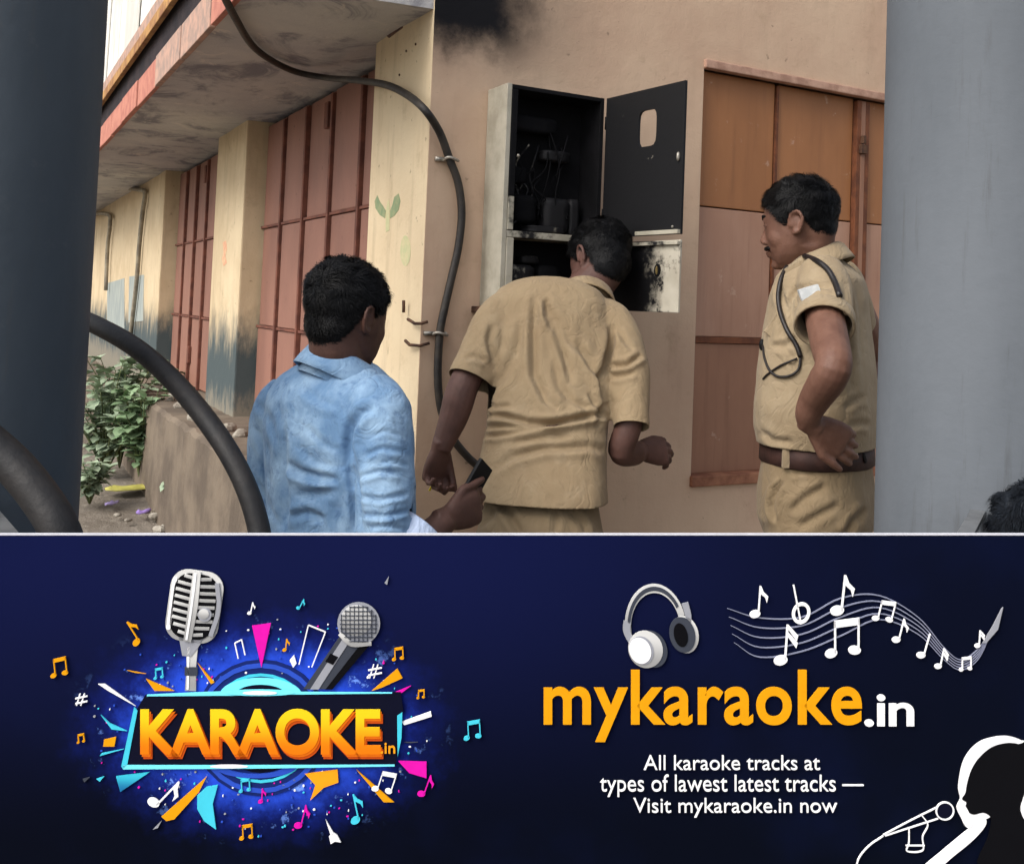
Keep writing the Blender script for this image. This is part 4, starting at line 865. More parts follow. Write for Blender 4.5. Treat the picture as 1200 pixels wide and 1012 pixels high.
# ================================================================== the policeman
def man_police():
    D = 2.7; A = axes(-64); r, f, u = A; g0 = .10; PXM = D / FPX
    hip = at(957, 590, D); R = root('person', (hip.x, hip.y, g0), 'moustached policeman in khaki uniform, hand on hip, standing by the plywood window', 'person')
    hc = at(937, 263, 2.68); HA = axes(-62, 10, 0)
    b = MB(); head_parts(b, hc, HA, .95, 1.10)
    b.tube([hc - HA[2] * .03 - HA[1] * .022, at(950, 300, D), at(956, 330, D)], [.064, .064, .078], 18)
    RG = ((957, 300, 22), (959, 318, 46), (960, 345, 54), (958, 385, 60), (957, 430, 67), (956, 480, 71), (956, 520, 68), (957, 560, 66), (957, 600, 66))
    def AB(h): a = h * PXM / .778; return a, a * .72
    b.rings([ring(at(cx_, cy_, D), r * AB(h)[0] * .88, f * AB(h)[1] * .88, 24) for cx_, cy_, h in RG])
    # near arm: elbow out towards the camera, hand on the belt.  far arm the same, mirrored
    sj = at(967, 336, 2.54); le = at(977, 428, 2.28); lw = at(943, 492, 2.39)
    b.tube(smooth_curve([sj, at(967, 372, 2.46), at(973, 405, 2.345), le, at(969, 446, 2.30), at(956, 466, 2.35), at(948, 483, 2.375), at(949, 494, 2.392), at(958, 501, 2.398)], 5), list(np.interp(np.linspace(0, 8, 41), [0, 1, 2, 3, 4, 5, 6, 7, 8], [.047, .048, .045, .041, .042, .037, .032, .028, .026])), 16)
    lw = at(954, 498, 2.395); hd = (at(988, 519, 2.415) - lw).normalized(); hand(b, lw, hd, (at(957, 500, D) - lw), -UPV * .8 + FW * .1, 1.05, (6, 14, 14), .08, (-.1, -.1), .5)
    
    def mir(p): q = p - at(957, p_y(p), D); return p - r * (2 * (p - hip).dot(r))
    def p_y(p): return float(proj(np.array([p]))[1][0])
    rs_, re_, rw_ = mir(sj), mir(le), mir(lw)
    b.tube(smooth_curve([rs_, (rs_ + re_) / 2, re_], 4), list(np.linspace(.056, .046, 9)), 12); b.tube(smooth_curve([re_, (re_ + rw_) / 2, rw_], 4), list(np.linspace(.047, .030, 9)), 12)
    hand(b, rw_, f, -r, -ZV, 1.0)
    hips = at(957, 600, D); ank = legs(b, hips, A, .17, g0, ((-.12, -.04), (.12, .03)), -.022)
    bm_ = remesh(b, .0042, 12); smooth_nape(bm_, hc, HA, 1.0); link('body', bm_, SK_C, R, True)
    line = ([-.12, -.09, -.06, -.045, -.030, -.012, .004, .020, .034, .05, .075, .09], [-.058, -.056, -.046, -.030, .012, .034, .034, -.012, .016, .050, .066, .070])
    hair_for(R, bm_, hc, HA, .95, HR, 9, .0085, 12000, .021, .45, line, .34)
    def LH(x, y, z): return hc + (HA[0] * x + HA[1] * y + HA[2] * z) * .95
    # moustache, brows, eyes
    mo = MB()
    for j in range(260):
        t_ = random.uniform(-1, 1); p = LH(t_ * .030, .101 - .022 * t_ * t_, -.053 - .006 * abs(t_)); d_ = HA[0] * (t_ * .5 + random.gauss(0, .2)) - HA[2] * 1.0 + HA[1] * .25; d_.normalize(); w = HA[0] * .0012; L_ = random.uniform(.007, .012)
        mo.add([p - w, p + w, p + d_ * L_], [(0, 1, 2)])
    mo.tube([LH(-.032, .080, -.058), LH(-.018, .094, -.054), LH(0, .102, -.053), LH(.018, .094, -.054), LH(.032, .080, -.058)], [.003, .006, .0065, .006, .003], 8)
    mo.build('moustache', HR, R, True)
    for q in (-1, 1):
        MB().tube([LH(q * .052, .066, .030), LH(q * .034, .090, .036), LH(q * .012, .096, .030)], [.002, .0042, .003], 8).build('eyebrow', HR, R, True)
        e = MB().ell(LH(q * .033, .0765, .003), (HA[0] * .0105, HA[1] * .0095, HA[2] * .0060), 14, 10).build('eye', plain('eye_white', rgb(206, 198, 190), .25, .5), R, True)
        MB().ell(LH(q * .033, .0845, .001), (HA[0] * .0055, HA[1] * .003, HA[2] * .0052), 10, 8).build('iris', plain('eye_iris', rgb(30, 20, 16), .2, .5), e, True)
        MB().tube([LH(q * .045, .080, .006), LH(q * .033, .0915, .0105), LH(q * .021, .088, .006)], .0018, 6).build('eyelid', SK_C, R, True)
    # shirt
    t = MB(); SG = ((957, 300, 24), (960, 312, 40), (961, 326, 52), (960, 350, 58), (958, 385, 64), (957, 430, 70), (956, 475, 73.5), (956, 500, 73), (957, 522, 70), (957, 540, 68))
    t.rings([ring(at(cx_, cy_, D), r * AB(h)[0], f * AB(h)[1], 34, 2.4) for cx_, cy_, h in SG])
    sc_ = at(966, 381, 2.445); t.tube(smooth_curve([at(962, 318, 2.60), at(966, 340, 2.54), at(967, 362, 2.49), sc_, sc_ + (sc_ - at(967, 362, 2.49)) * .4], 4), [.056, .060, .064, .066, .067, .067, .067, .067, .067, .067, .068, .068, .068, .068, .068, .068, .068], 20)
    t.tube(smooth_curve([mir(at(962, 318, 2.60)), rs_, mir(sc_)], 4), .064, 16)
    sm = remesh(t, .0046, 7)
    fl = [([(928, 372), (928, 352), (934, 340), (948, 334), (975, 336)], 4, .009), ([(915, 345), (926, 370), (936, 392)], 5, .006), ([(935, 395), (922, 404), (905, 406)], 5, .006), ([(990, 330), (993, 370), (993, 410), (998, 460)], 6, .009), ([(915, 405), (925, 415), (935, 440)], 4, .005), ([(990, 480), (1000, 470), (1014, 465)], 5, .006), ([(995, 500), (1008, 496), (1020, 498)], 5, .006),
          ([(912, 330), (918, 360), (916, 395)], 5, .006), ([(950, 356), (965, 350), (985, 356)], 4, .006), ([(948, 364), (968, 366), (988, 362)], 4, .004), ([(890, 505), (905, 516), (930, 519)], 5, .006), ([(1003, 330), (1010, 370), (1010, 420)], 7, .006)]
    folds(sm, fl, (((9, 9, 6), .0045), ((22, 22, 14), .002), ((55, 55, 35), .0007))); relax(sm, 1, .35)
    cut(sm, at(957, 518.5, D), -ZV); cut(sm, sc_, sc_ - at(967, 362, 2.49), .078); cut(sm, mir(sc_), mir(sc_) - rs_, .078); cut(sm, at(956, 306, D), ZV + f * .25, .10)
    s_ = cloth('shirt', sm, CL_KHAKI2, R, .0025)
    axv = (sc_ - at(967, 362, 2.49)).normalized(); u1 = axv.orthogonal().normalized(); v1 = axv.cross(u1)
    MB().rings([ring(sc_ + axv * a, u1 * q, v1 * q, 28, 2) for a, q in ((-.034, .069), (-.031, .0725), (-.01, .0735), (.004, .0735), (.008, .071), (.004, .066), (-.02, .0655))], False).build('cuff', CL_KHAKI2, s_, True)
    cc = at(953, 303, D - .005); CA = axes(-64, 20, 0); rows = []
    for kx in range(41):
        t_ = math.radians(-160 + 320 * kx / 40); tip = .022 * max(0, abs(t_) - 2.1)
        def cp_(rad, h): return cc + CA[0] * math.sin(t_) * rad - CA[1] * math.cos(t_) * rad * 1.05 + CA[2] * (h - .010 * (1 - math.cos(t_)))
        rows.append([cp_(.073, -.016), cp_(.071, .016), cp_(.075, .020), cp_(.082, .012), cp_(.093, -.018 - tip), cp_(.097, -.030 - tip)])
    cl = MB().rings(rows, False, False).build('collar', CL_KHAKI2, s_, True); md = cl.modifiers.new('t', 'SOLIDIFY'); md.thickness = .003; md.offset = 0
    # surface finder: nearest front point of a mesh along the pixel's ray
    from mathutils.bvhtree import BVHTree
    V, _ = getV(sm); bv = BVHTree.FromPolygons([Vector(v) for v in V], [tuple(p.vertices) for p in sm.polygons])
    def on(px, py, off=.004, fb=2.5):
        g = ray(px, py).normalized(); h_ = bv.ray_cast(CAM, g)
        return (h_[0] - g * off) if h_[0] is not None else at(px, py, fb)
    MB().tube(smooth_curve([on(943, 300, .008, 2.62), on(958, 306, .008, 2.6), on(970, 316, .008, 2.56), on(978, 330, .008, 2.52), on(984, 347, .006, 2.5)], 5), [.0075] * 21, 8).build('shoulder_cord', M_LEATHER, R, True)
    MB().tube(smooth_curve([on(922, 312, .008, 2.6), on(915, 328, .008, 2.6), on(912, 348, .008, 2.6), on(915, 368, .008, 2.6), on(923, 388, .008, 2.6), on(933, 404, .008, 2.6), on(938, 418, .008, 2.6)], 5), .0062, 8).build('lanyard', M_LEATHER, R, True)
    MB().tube(smooth_curve([on(938, 418, .006, 2.6), on(936, 432, .006, 2.6), on(926, 440, .006, 2.6), on(912, 441, .006, 2.6), on(902, 434, .006, 2.6), on(896, 420, .006, 2.6), on(894, 405, .006, 2.6)], 5), .0034, 8).build('whistle_cord', M_LEATHER, R, True)
    MB().tube(smooth_curve([on(934, 420, .005, 2.6), on(915, 428, .005, 2.6), on(900, 438, .005, 2.6), on(894, 444, .005, 2.6)], 4), .0028, 8).build('whistle_cord', M_LEATHER, R, True)
    w0 = on(893, 404, .008, 2.62); MB().ell(w0, (RT * .008, FW * .008, UPV * .016), 12, 8).build('whistle', M_BLACKP, R, True)
    # sleeve badge, shoulder strap, pocket flap
    def patch(pts, name, mat, off=.008, th_=.005):
        mx, my = np.mean(pts, axis=0); d0 = (on(mx, my, 0) - CAM).dot(FW) - .002; gx_ = ((on(mx + 6, my, 0) - CAM).dot(FW) - (on(mx - 6, my, 0) - CAM).dot(FW)) / 12
        gx_ = max(-.0012, min(.0012, gx_)); P = [at(px, py, d0 + gx_ * (px - mx)) for px, py in pts]; return MB().rings([[p + FW * .008 for p in P], [p - FW * th_ for p in P]]).build(name, mat, s_)
    patch([(935, 340), (947, 336), (958, 333), (960, 338), (962, 345), (951, 350), (941, 355), (938, 348)], 'sleeve_badge', M_WHITEP)
    patch([(919, 316), (930, 309), (941, 304), (944, 309), (934, 316), (922, 321)], 'shoulder_strap', CL_KHAKI2, .005)
    patch([(921, 314), (925, 312), (927, 316), (923, 318)], 'shoulder_badge', M_STEEL, .009)
    patch([(895, 388), (902, 380), (909, 368), (908, 384), (905, 396)], 'pocket_flap', CL_KHAKI2, .004)
    # trousers, belt, loops, buckle, pocket
    t = MB(); t.rings([ring(at(957, py, D), r * AB(h)[0], f * AB(h)[1], 30, 2.4) for py, h in ((515, 62), (530, 64), (548, 66), (575, 70), (605, 71))] + [ring(hips - ZV * .12, r * .13, f * .11, 30)]); legs(t, hips, A, .19, g0, ((-.12, -.04), (.12, .03)), .020)
    tm = remesh(t, .0062, 4)
    folds(tm, [([(918, 563), (908, 575), (904, 592), (907, 612)], 3.5, .014), ([(970, 568), (945, 582), (925, 600)], 6, .008), ([(985, 590), (960, 603), (935, 618)], 6, .007), ([(1015, 595), (1000, 610), (990, 628)], 6, .009), ([(925, 556), (940, 552), (955, 556)], 4, .004)], (((12, 12, 7), .004), ((28, 28, 16), .0016)))
    to = link('trousers', tm, CL_TROU, R, True)
    brs = []
    for kx in range(49):
        t_ = 2 * math.pi * kx / 48; brs.append([at(957, py, D) + r * (AB(h)[0] * math.cos(t_)) + f * (AB(h)[1] * math.sin(t_)) for py, h in ((519, 66), (520, 69), (539, 70), (541, 67))])
    belt = MB().rings(brs, True).build('belt', M_BELT, R, True)
    Vt, _ = getV(belt.data); bv = BVHTree.FromPolygons([Vector(v) for v in Vt], [tuple(p.vertices) for p in belt.data.polygons])
    def pat2(pts, name, mat, par, off=.004):
        mx = np.mean([q[0] for q in pts]); d0 = (on(mx, 531, 0) - CAM).dot(FW) - .002; P = [at(px, py, d0 + (py - 531) * .0004 * (-1 if py < 531 else 0)) for px, py in pts]; return MB().rings([[p + FW * .010 for p in P], [p - FW * .003 for p in P]]).build(name, mat, par)
    pat2([(918, 519), (928, 518), (929.5, 535), (930, 548), (917, 548), (917.5, 535)], 'belt_loop', CL_KHAKI2, belt)
    pat2([(987, 519), (1004, 517), (1005, 533), (988, 536)], 'buckle', M_STEEL, belt)
    pat2([(1006, 518), (1009, 518), (1016, 540), (1014, 543)], 'belt_tip', M_LEATHER, belt)
    for a_ in ank: shoe(a_, f, r, M_LEATHER, R, g0)
man_police()

# ================================================================== the short bystander whose hair shows in front of the pale post
def bystander():
    d = 1.66; A = axes(-12); r, f, u = A; s = .92; g0 = 0.0
    hc = at(1232, 660, d); base = Vector((hc.x, hc.y, g0)); R = root('person', tuple(base - Vector((0, 0, .01))), 'dark-haired child bystander showing only a tousled crown beside the pale post', 'person')
    def Z(z, fw=0, rt=0): return base + ZV * z + f * fw + r * rt
    hz = hc.z; b = MB(); HA = axes(-12, 10, 0); head_parts(b, hc, HA, s); sz = hz - .20
    b.tube([hc - HA[2] * .03 - HA[1] * .02, Z(hz - .13), Z(sz)], [.047, .046, .06], 14)
    b.rings([ring(Z(z), r * a, f * q, 20) for z, a, q in ((sz + .02, .07, .05), (sz - .02, .125, .07), (sz - .15, .12, .08), (sz - .32, .115, .08), (sz - .42, .125, .085))])
    for q in (-1, 1):
        e = Z(sz - .24, -.01, q * .19); w = Z(sz - .43, .05, q * .20); b.tube(smooth_curve([Z(sz - .04, 0, q * .13), e, w], 4), list(np.linspace(.042, .023, 9)), 12); hand(b, w, -ZV + f * .2, r * -q, f, .78)
    hips = Z(sz - .44); ank = legs(b, hips, A, .13, g0, ((-.08, 0), (.08, .03)), -.02); bm_ = remesh(b, .005, 10); smooth_nape(bm_, hc, HA, 1.0); link('body', bm_, SK_B, R, True)
    hair_for(R, bm_, hc, HA, s, HR_D, 13, .016, 12000, .022, .8, None, .30)
    t = MB(); t.rings([ring(Z(z), r * a, f * q, 24) for z, a, q in ((sz + .03, .066, .056), (sz - .005, .115, .075), (sz - .06, .140, .090), (sz - .2, .138, .095), (sz - .36, .138, .098), (sz - .45, .142, .100))])
    for q in (-1, 1): t.tube(smooth_curve([Z(sz - .03, 0, q * .11), Z(sz - .10, 0, q * .145), Z(sz - .19, -.005, q * .175)], 4), .052, 14)
    sm = remesh(t, .008, 4); folds(sm, [], (((12, 12, 8), .005),)); link('shirt', sm, CL_DARK, R, True)
    t = MB(); t.rings([ring(hips + ZV * dz, r * a, f * q, 22) for dz, a, q in ((.05, .125, .09), (-.03, .132, .096), (-.09, .09, .08))]); legs(t, hips, A, .13, g0, ((-.08, 0), (.08, .03)), -.008)
    tm = remesh(t, .008, 4); link('trousers', tm, CL_TROU, R, True)
    for a_ in ank: shoe(a_, f, r * .8, M_LEATHER, R, g0 - .01)
bystander()
# ================================================================== AD OVERLAY, not part of the place, built as an added board across the posts
BD = 1.42; S = BD / FPX                       # metres per photo pixel at the board
BO = at(600, 626, BD); BU = RT.copy(); BV = -UPV; BN = -FW
def bp(px, py, h=0.0): return BO + BU * ((px - 600) * S) + BV * ((py - 626) * S) + BN * h
def m_print(name, c, c2=None, rough=.45):
    if name in _M: return _M[name]
    k = NB(name)
    if c2 is None: f = k.noise(60.0, 3); k.color(k.mix(k.ramp(f, .3, .7), c, tuple(x * .93 for x in c[:3]) + (1,)))
    else:
        tc = k.n.new('ShaderNodeTexCoord'); x, y, z = k.xyz(tc.outputs['Generated']); k.color(k.mix(k.ramp(z, .1, .9), c2, c))
    _M[name] = k.fin(.75, .06); return _M[name]
def m_back():
    k = NB('navy_print'); v = k.n.new('ShaderNodeVectorMath'); v.operation = 'SUBTRACT'; k.l.new(k.pos, v.inputs[0]); v.inputs[1].default_value = tuple(BO)
    def dot(ax_):
        d = k.n.new('ShaderNodeVectorMath'); d.operation = 'DOT_PRODUCT'; k.l.new(v.outputs[0], d.inputs[0]); d.inputs[1].default_value = tuple(ax_); return d.outputs['Value']
    U = k.math('ADD', k.math('DIVIDE', dot(BU), S), 600.0); W = k.math('DIVIDE', dot(BV), S)
    n = k.noise(5.0, 4); n2 = k.noise(26.0, 6, .7)
    col = k.mix(k.ramp(W, -10, 380), rgb(15, 21, 62), rgb(4, 7, 20)); col = k.mix(k.ramp(U, 480, 1150, 0, .85), col, rgb(5, 9, 21)); col = k.mix(k.ramp(n, .45, .8, 0, .35), col, rgb(11, 20, 56))
    dx = k.math('MULTIPLY', k.math('SUBTRACT', U, 306.0), .62); dy = k.math('SUBTRACT', W, 226.0); R_ = k.math('SQRT', k.math('ADD', k.math('MULTIPLY', dx, dx), k.math('MULTIPLY', dy, dy)))
    R2 = k.math('ADD', R_, k.math('MULTIPLY', k.math('SUBTRACT', n2, .5), 70.0))
    col = k.mix(k.ramp(R2, 150, 50, 0, .8), col, rgb(26, 44, 150)); col = k.mix(k.ramp(R2, 112, 60, 0, .9), col, rgb(44, 84, 224))
    col = k.mix(k.math('MULTIPLY', k.ramp(n2, .60, .66), k.ramp(R_, 150, 70)), col, rgb(110, 150, 240))
    k.color(col); return k.fin(.8, .04)
AB_ = root('added_ad_board', tuple(Vector((bp(600, 1000).x, bp(600, 1000).y, bp(600, 1046).z))), 'dark navy karaoke ad overlay with white top rim, built as an added board across the two round posts', 'sign')
panel = MB().obox(bp(-75, 627, -.004), BU * 1350 * S, BV * 418 * S, BN * .004).build('panel', m_back(), AB_)
WHT = m_print('print_white', rgb(244, 244, 246)); YEL = m_print('print_yellow', rgb(228, 156, 16)); CYA = m_print('print_cyan', rgb(70, 200, 224)); MAG = m_print('print_magenta', rgb(222, 24, 170)); NAV = m_print('print_dark', rgb(12, 14, 34))
GRY = m_print('print_grey', rgb(150, 152, 160)); DGR = m_print('print_dark_grey', rgb(62, 66, 76)); LGR = m_print('print_silver', rgb(206, 206, 204), rgb(150, 150, 150)); BLK = m_print('print_black', rgb(12, 12, 16)); ORG = m_print('print_orange', rgb(246, 160, 30)); RED = m_print('print_rust', rgb(196, 78, 22)); GOLD = m_print('print_gold', rgb(240, 200, 30), rgb(232, 120, 14)); CGL = m_print('print_cyan_glow', rgb(120, 232, 250)); DBL = m_print('print_deep_blue', rgb(24, 40, 104)); MBL = m_print('print_mid_blue', rgb(46, 80, 190)); TEAL = m_print('print_teal', rgb(60, 190, 214), rgb(30, 110, 160)); FNT = m_print('print_faint_line', rgb(130, 134, 156))
MB().obox(bp(-75, 625.0, -.004), BU * 1350 * S, BV * 1.95 * S, BN * .0048).build('top_rim', m_print('rim_white', rgb(200, 200, 208)), AB_, False)
LAY = [0]
def flat(pts, lay, name, mat, parent=AB_, th=.0007):
    """one printed shape: a thin raised sheet, its outline in photo pixels"""
    h = lay * .0009; return MB().rings([[bp(x, y, h - .0012) for x, y in pts], [bp(x, y, h + th) for x, y in pts]]).build(name, mat, parent)
def rounded_outline(pts):
    P = [Vector((x, y, 0)) for x, y in pts]; n = len(P); out = []
    for i in range(n):
        a, b, c, d = P[i - 1], P[i], P[(i + 1) % n], P[(i + 2) % n]
        for k_ in range(4):
            t = k_ / 4; q = 0.5 * ((2 * b) + (c - a) * t + (2 * a - 5 * b + 4 * c - d) * t * t + (3 * b - 3 * c + d - a) * t ** 3); out.append((q.x, q.y))
    return out
def stroke(pts, w, lay, name, mat, parent=AB_, sub=6):
    P = [Vector((x, y, 0)) for x, y in pts]; P = smooth_curve(P, sub) if len(P) > 2 else P; n = len(P)
    if not hasattr(w, '__len__'): w = [w] * 2
    Lf = []; Rt = []
    for i, p in enumerate(P):
        t = (P[min(i + 1, n - 1)] - P[max(i - 1, 0)]).normalized(); q = Vector((-t.y, t.x, 0)) * (np.interp(i / max(1, n - 1), np.linspace(0, 1, len(w)), w) / 2); Lf.append(p + q); Rt.append(p - q)
    h = lay * .0009; rows = [[bp(a.x, a.y, h - .0012), bp(b.x, b.y, h - .0012), bp(b.x, b.y, h + .0007), bp(a.x, a.y, h + .0007)] for a, b in zip(Lf, Rt)]
    return MB().rings(rows, True).build(name, mat, parent)
def oval(cx_, cy_, rx, ry, lay, name, mat, parent=AB_, rot=0.0, n=28, inner=None, a0=0, a1=360):
    c, s_ = math.cos(math.radians(rot)), math.sin(math.radians(rot))
    def P(k_, q): 
        t = math.radians(a0 + (a1 - a0) * k_ / n); x, y = rx * q * math.cos(t), ry * q * math.sin(t); return (cx_ + x * c - y * s_, cy_ + x * s_ + y * c)
    if inner is None: return flat([P(k_, 1) for k_ in range(n)], lay, name, mat, parent)
    h = lay * .0009; rows = []
    for k_ in range(n + 1):
        a, b = P(k_, 1), P(k_, inner); rows.append([bp(*a, h - .0012), bp(*b, h - .0012), bp(*b, h + .0007), bp(*a, h + .0007)])
    return MB().rings(rows, a1 - a0 < 359.9).build(name, mat, parent)
def text(body, x0, x1, base, top, lay, mat, bold=0.0, ref=None, name='letter', spacing=1.0, th=.0007, parent=AB_, shear=0.0):
    """printed words: every letter its own part; x0..x1 and base/top in photo pixels (ref = glyph whose height base..top is)"""
    def mk(s):
        cu = bpy.data.curves.new('t', 'FONT'); cu.body = s; cu.size = 1; cu.offset = bold; cu.space_character = spacing; cu.resolution_u = 8; cu.fill_mode = 'BOTH'; cu.extrude = .5; cu.shear = shear
        o = bpy.data.objects.new('t', cu); COL.objects.link(o); m = bpy.data.meshes.new_from_object(o.evaluated_get(bpy.context.evaluated_depsgraph_get())); bpy.data.objects.remove(o); bpy.data.curves.remove(cu); return m
    rm = mk(ref or 'x'); RV, _ = getV(rm); z0, z1 = RV[:, 1].min(), RV[:, 1].max(); bpy.data.meshes.remove(rm)
    m = mk(body); bm = bmesh.new(); bm.from_mesh(m); bpy.data.meshes.remove(m); bmesh.ops.remove_doubles(bm, verts=bm.verts, dist=1e-5); bm.verts.ensure_lookup_table()
    xs = [v.co.x for v in bm.verts]; xa, xb = min(xs), max(xs); h = lay * .0009
    seen = set(); isl = []
    for v in bm.verts:
        if v.index in seen: continue
        st_ = [v]; seen.add(v.index); grp = []
        while st_:
            q = st_.pop(); grp.append(q)
            for e in q.link_edges:
                w = e.other_vert(q)
                if w.index not in seen: seen.add(w.index); st_.append(w)
        isl.append(grp)
    # dots belong to the letter under them
    isl.sort(key=lambda g: min(v.co.x for v in g)); out = []
    for g in isl:
        a, b = min(v.co.x for v in g), max(v.co.x for v in g); c = (a + b) / 2
        if out and (out[-1][1] <= c <= out[-1][2]) : out[-1][0].extend(g); out[-1][1] = min(a, out[-1][1]); out[-1][2] = max(b, out[-1][2])
        elif out and a <= (out[-1][1] + out[-1][2]) / 2 <= b: out[-1][0].extend(g); out[-1][1] = min(a, out[-1][1]); out[-1][2] = max(b, out[-1][2])
        else: out.append([list(g), a, b])
    for g, _, _ in out:
        re = {v.index: i for i, v in enumerate(g)}; vs = []
        for v in g:
            px = x0 + (v.co.x - xa) / (xb - xa) * (x1 - x0); py = base - (v.co.y - z0) / (z1 - z0) * (base - top); vs.append(bp(px, py, h + (th if v.co.z > 0 else -.0012)))
        fs = {tuple(re[w.index] for w in f.verts) for v in g for f in v.link_faces}; MB().add(vs, list(fs)).build(name, mat, parent)
    bm.free()
def note(x, y, hgt, mat, kind='eighth', rot=0.0, lay=3, w=None):
    """music note: head centre at x, y; hgt = stem height in px"""
    c, s_ = math.cos(math.radians(rot)), math.sin(math.radians(rot)); r = hgt * .17
    def Q(a, b): return (x + a * c - b * s_, y + a * s_ + b * c)
    sw = max(1.3, hgt * .055) if w is None else w; parts = MB(); hh = lay * .0009
    def add_poly(pts): parts.rings([[bp(*p, hh - .0012) for p in pts], [bp(*p, hh + .0007) for p in pts]])
    def head(ox): add_poly([Q(ox + r * 1.15 * math.cos(t) * math.cos(-.35) - r * .82 * math.sin(t) * math.sin(-.35), r * 1.15 * math.cos(t) * math.sin(-.35) + r * .82 * math.sin(t) * math.cos(-.35)) for t in [i_ * math.pi / 8 for i_ in range(16)]])
    def stem(ox, top=-hgt): add_poly([Q(ox + r * .9 - sw, 0), Q(ox + r * .9, 0), Q(ox + r * .9, top), Q(ox + r * .9 - sw, top)])
    head(0); stem(0)
    if kind == 'eighth': add_poly([Q(r * .9, -hgt), Q(r * 1.5, -hgt * .80), Q(r * 2.5, -hgt * .66), Q(r * 2.3, -hgt * .42), Q(r * 1.9, -hgt * .60), Q(r * .9, -hgt * .72)])
    elif kind == 'double':
        for dz in (0, .2): add_poly([Q(r * .9, -hgt * (1 - dz)), Q(r * 2.6, -hgt * (.72 - dz)), Q(r * 2.4, -hgt * (.56 - dz)), Q(r * .9, -hgt * (.86 - dz))])
    elif kind == 'pair':
        d = hgt * .72; 
        parts_y = -hgt * .10
        add_poly([Q(d + r * 1.15 * math.cos(t), parts_y + r * .82 * math.sin(t)) for t in [i_ * math.pi / 8 for i_ in range(16)]]); add_poly([Q(d + r * .9 - sw, parts_y), Q(d + r * .9, parts_y), Q(d + r * .9, -hgt * 1.10), Q(d + r * .9 - sw, -hgt * 1.10)])
        add_poly([Q(r * .9 - sw, -hgt), Q(d + r * .9, -hgt * 1.10), Q(d + r * .9, -hgt * .88), Q(r * .9 - sw, -hgt * .78)])
    return parts.build('music_note', mat, AB_)
# --- emblem: rings, sign, lettering
oval(306, 852, 80, 80, 1, 'emblem_disc', DBL); oval(306, 852, 76, 76, 2, 'emblem_ring', MBL, inner=.93); oval(306, 852, 64, 64, 2, 'emblem_ring', CYA, inner=.95); oval(306, 852, 52, 52, 2, 'emblem_disc', NAV)
oval(306, 813, 48, 20, 3, 'emblem_glow', CGL, a0=185, a1=355, inner=.62); oval(300, 894, 50, 16, 3, 'emblem_glow', MBL, a0=5, a1=175, inner=.7)
flat([(172, 812), (470, 809), (473, 830), (464, 895), (144, 898), (161, 830)], 5, 'sign_plate', NAV)
stroke([(174, 812.5), (250, 810.5), (306, 810), (460, 809.5)], [1.5, 4, 5, 3, 1], 6, 'sign_edge', CGL); stroke([(146, 896), (306, 895.5), (463, 894)], [5, 4, 2], 6, 'sign_edge', CGL)
flat([(159, 826), (163, 830), (151, 893), (146, 898), (144, 895)], 6, 'sign_edge', CYA); flat([(466, 836), (472, 832), (471, 862), (466.5, 884)], 6, 'sign_edge', CYA)
text('KARAOKE', 170, 450, 886, 834, 7, RED, .034, 'K', spacing=.95); text('KARAOKE', 168.5, 448.5, 883, 831, 8, m_print('print_amber', rgb(226, 110, 20)), .032, 'K', spacing=.95); text('KARAOKE', 167, 447, 880, 828, 9, GOLD, .030, 'K', spacing=.95)
text('.in', 447, 464, 879, 867, 9, ORG, .01, 'i')
# --- old-style microphone
rot = math.radians(8)
def mp(a, b): return (229 + a * math.cos(rot) - b * math.sin(rot), 708 + a * math.sin(rot) + b * math.cos(rot))
def rounded(w0, w1, h0, h1, r, n=6):
    pts = []
    for (cx_, cy_, a0) in ((w1 - r, h0 + r, -90), (w1 - r, h1 - r, 0), (w0 + r, h1 - r, 90), (w0 + r, h0 + r, 180)):
        for i_ in range(n + 1): t = math.radians(a0 + 90 * i_ / n); pts.append(mp(cx_ + r * math.cos(t), cy_ + r * math.sin(t)))
    return pts
stroke([(226, 752), (225, 780), (224, 808)], [14, 11, 13], 3, 'microphone_stand', LGR); stroke([(225, 780), (225, 790)], 15, 4, 'stand_ring', DGR); stroke([(222, 756), (221, 806)], 2.5, 4, 'stand_shine', WHT)
flat([mp(-14, 36), mp(20, 30), mp(10, 50), mp(4, 60), mp(-6, 60)], 4, 'microphone_yoke', GRY)
flat(rounded(-31, 31, -41, 43, 20), 4, 'microphone_body', LGR); flat(rounded(-26, 25, -37, 39, 18), 5, 'grille', BLK)
for i_ in range(9):
    y = -33 + i_ * 8.2; w = 24 - max(0, (abs(y + 1) - 22)) * .8; stroke([mp(-w, y - 1), mp(0, y + 1.5), mp(w, y - .5)], 3.6, 6, 'grille_bar', LGR)
stroke([mp(-2, -40), mp(-1, 0), mp(-2, 42)], [9, 11, 9], 7, 'microphone_spine', LGR); stroke([mp(-3, -38), mp(-2.5, 0), mp(-3, 40)], 2.5, 8, 'spine_shine', WHT)
oval(*mp(14, 8), 8, 8, 8, 'microphone_knob', GRY); oval(*mp(13, 7), 6, 6, 9, 'knob_face', LGR); stroke([mp(23, -30), mp(29, 0), mp(24, 32)], 5, 7, 'microphone_side', GRY)
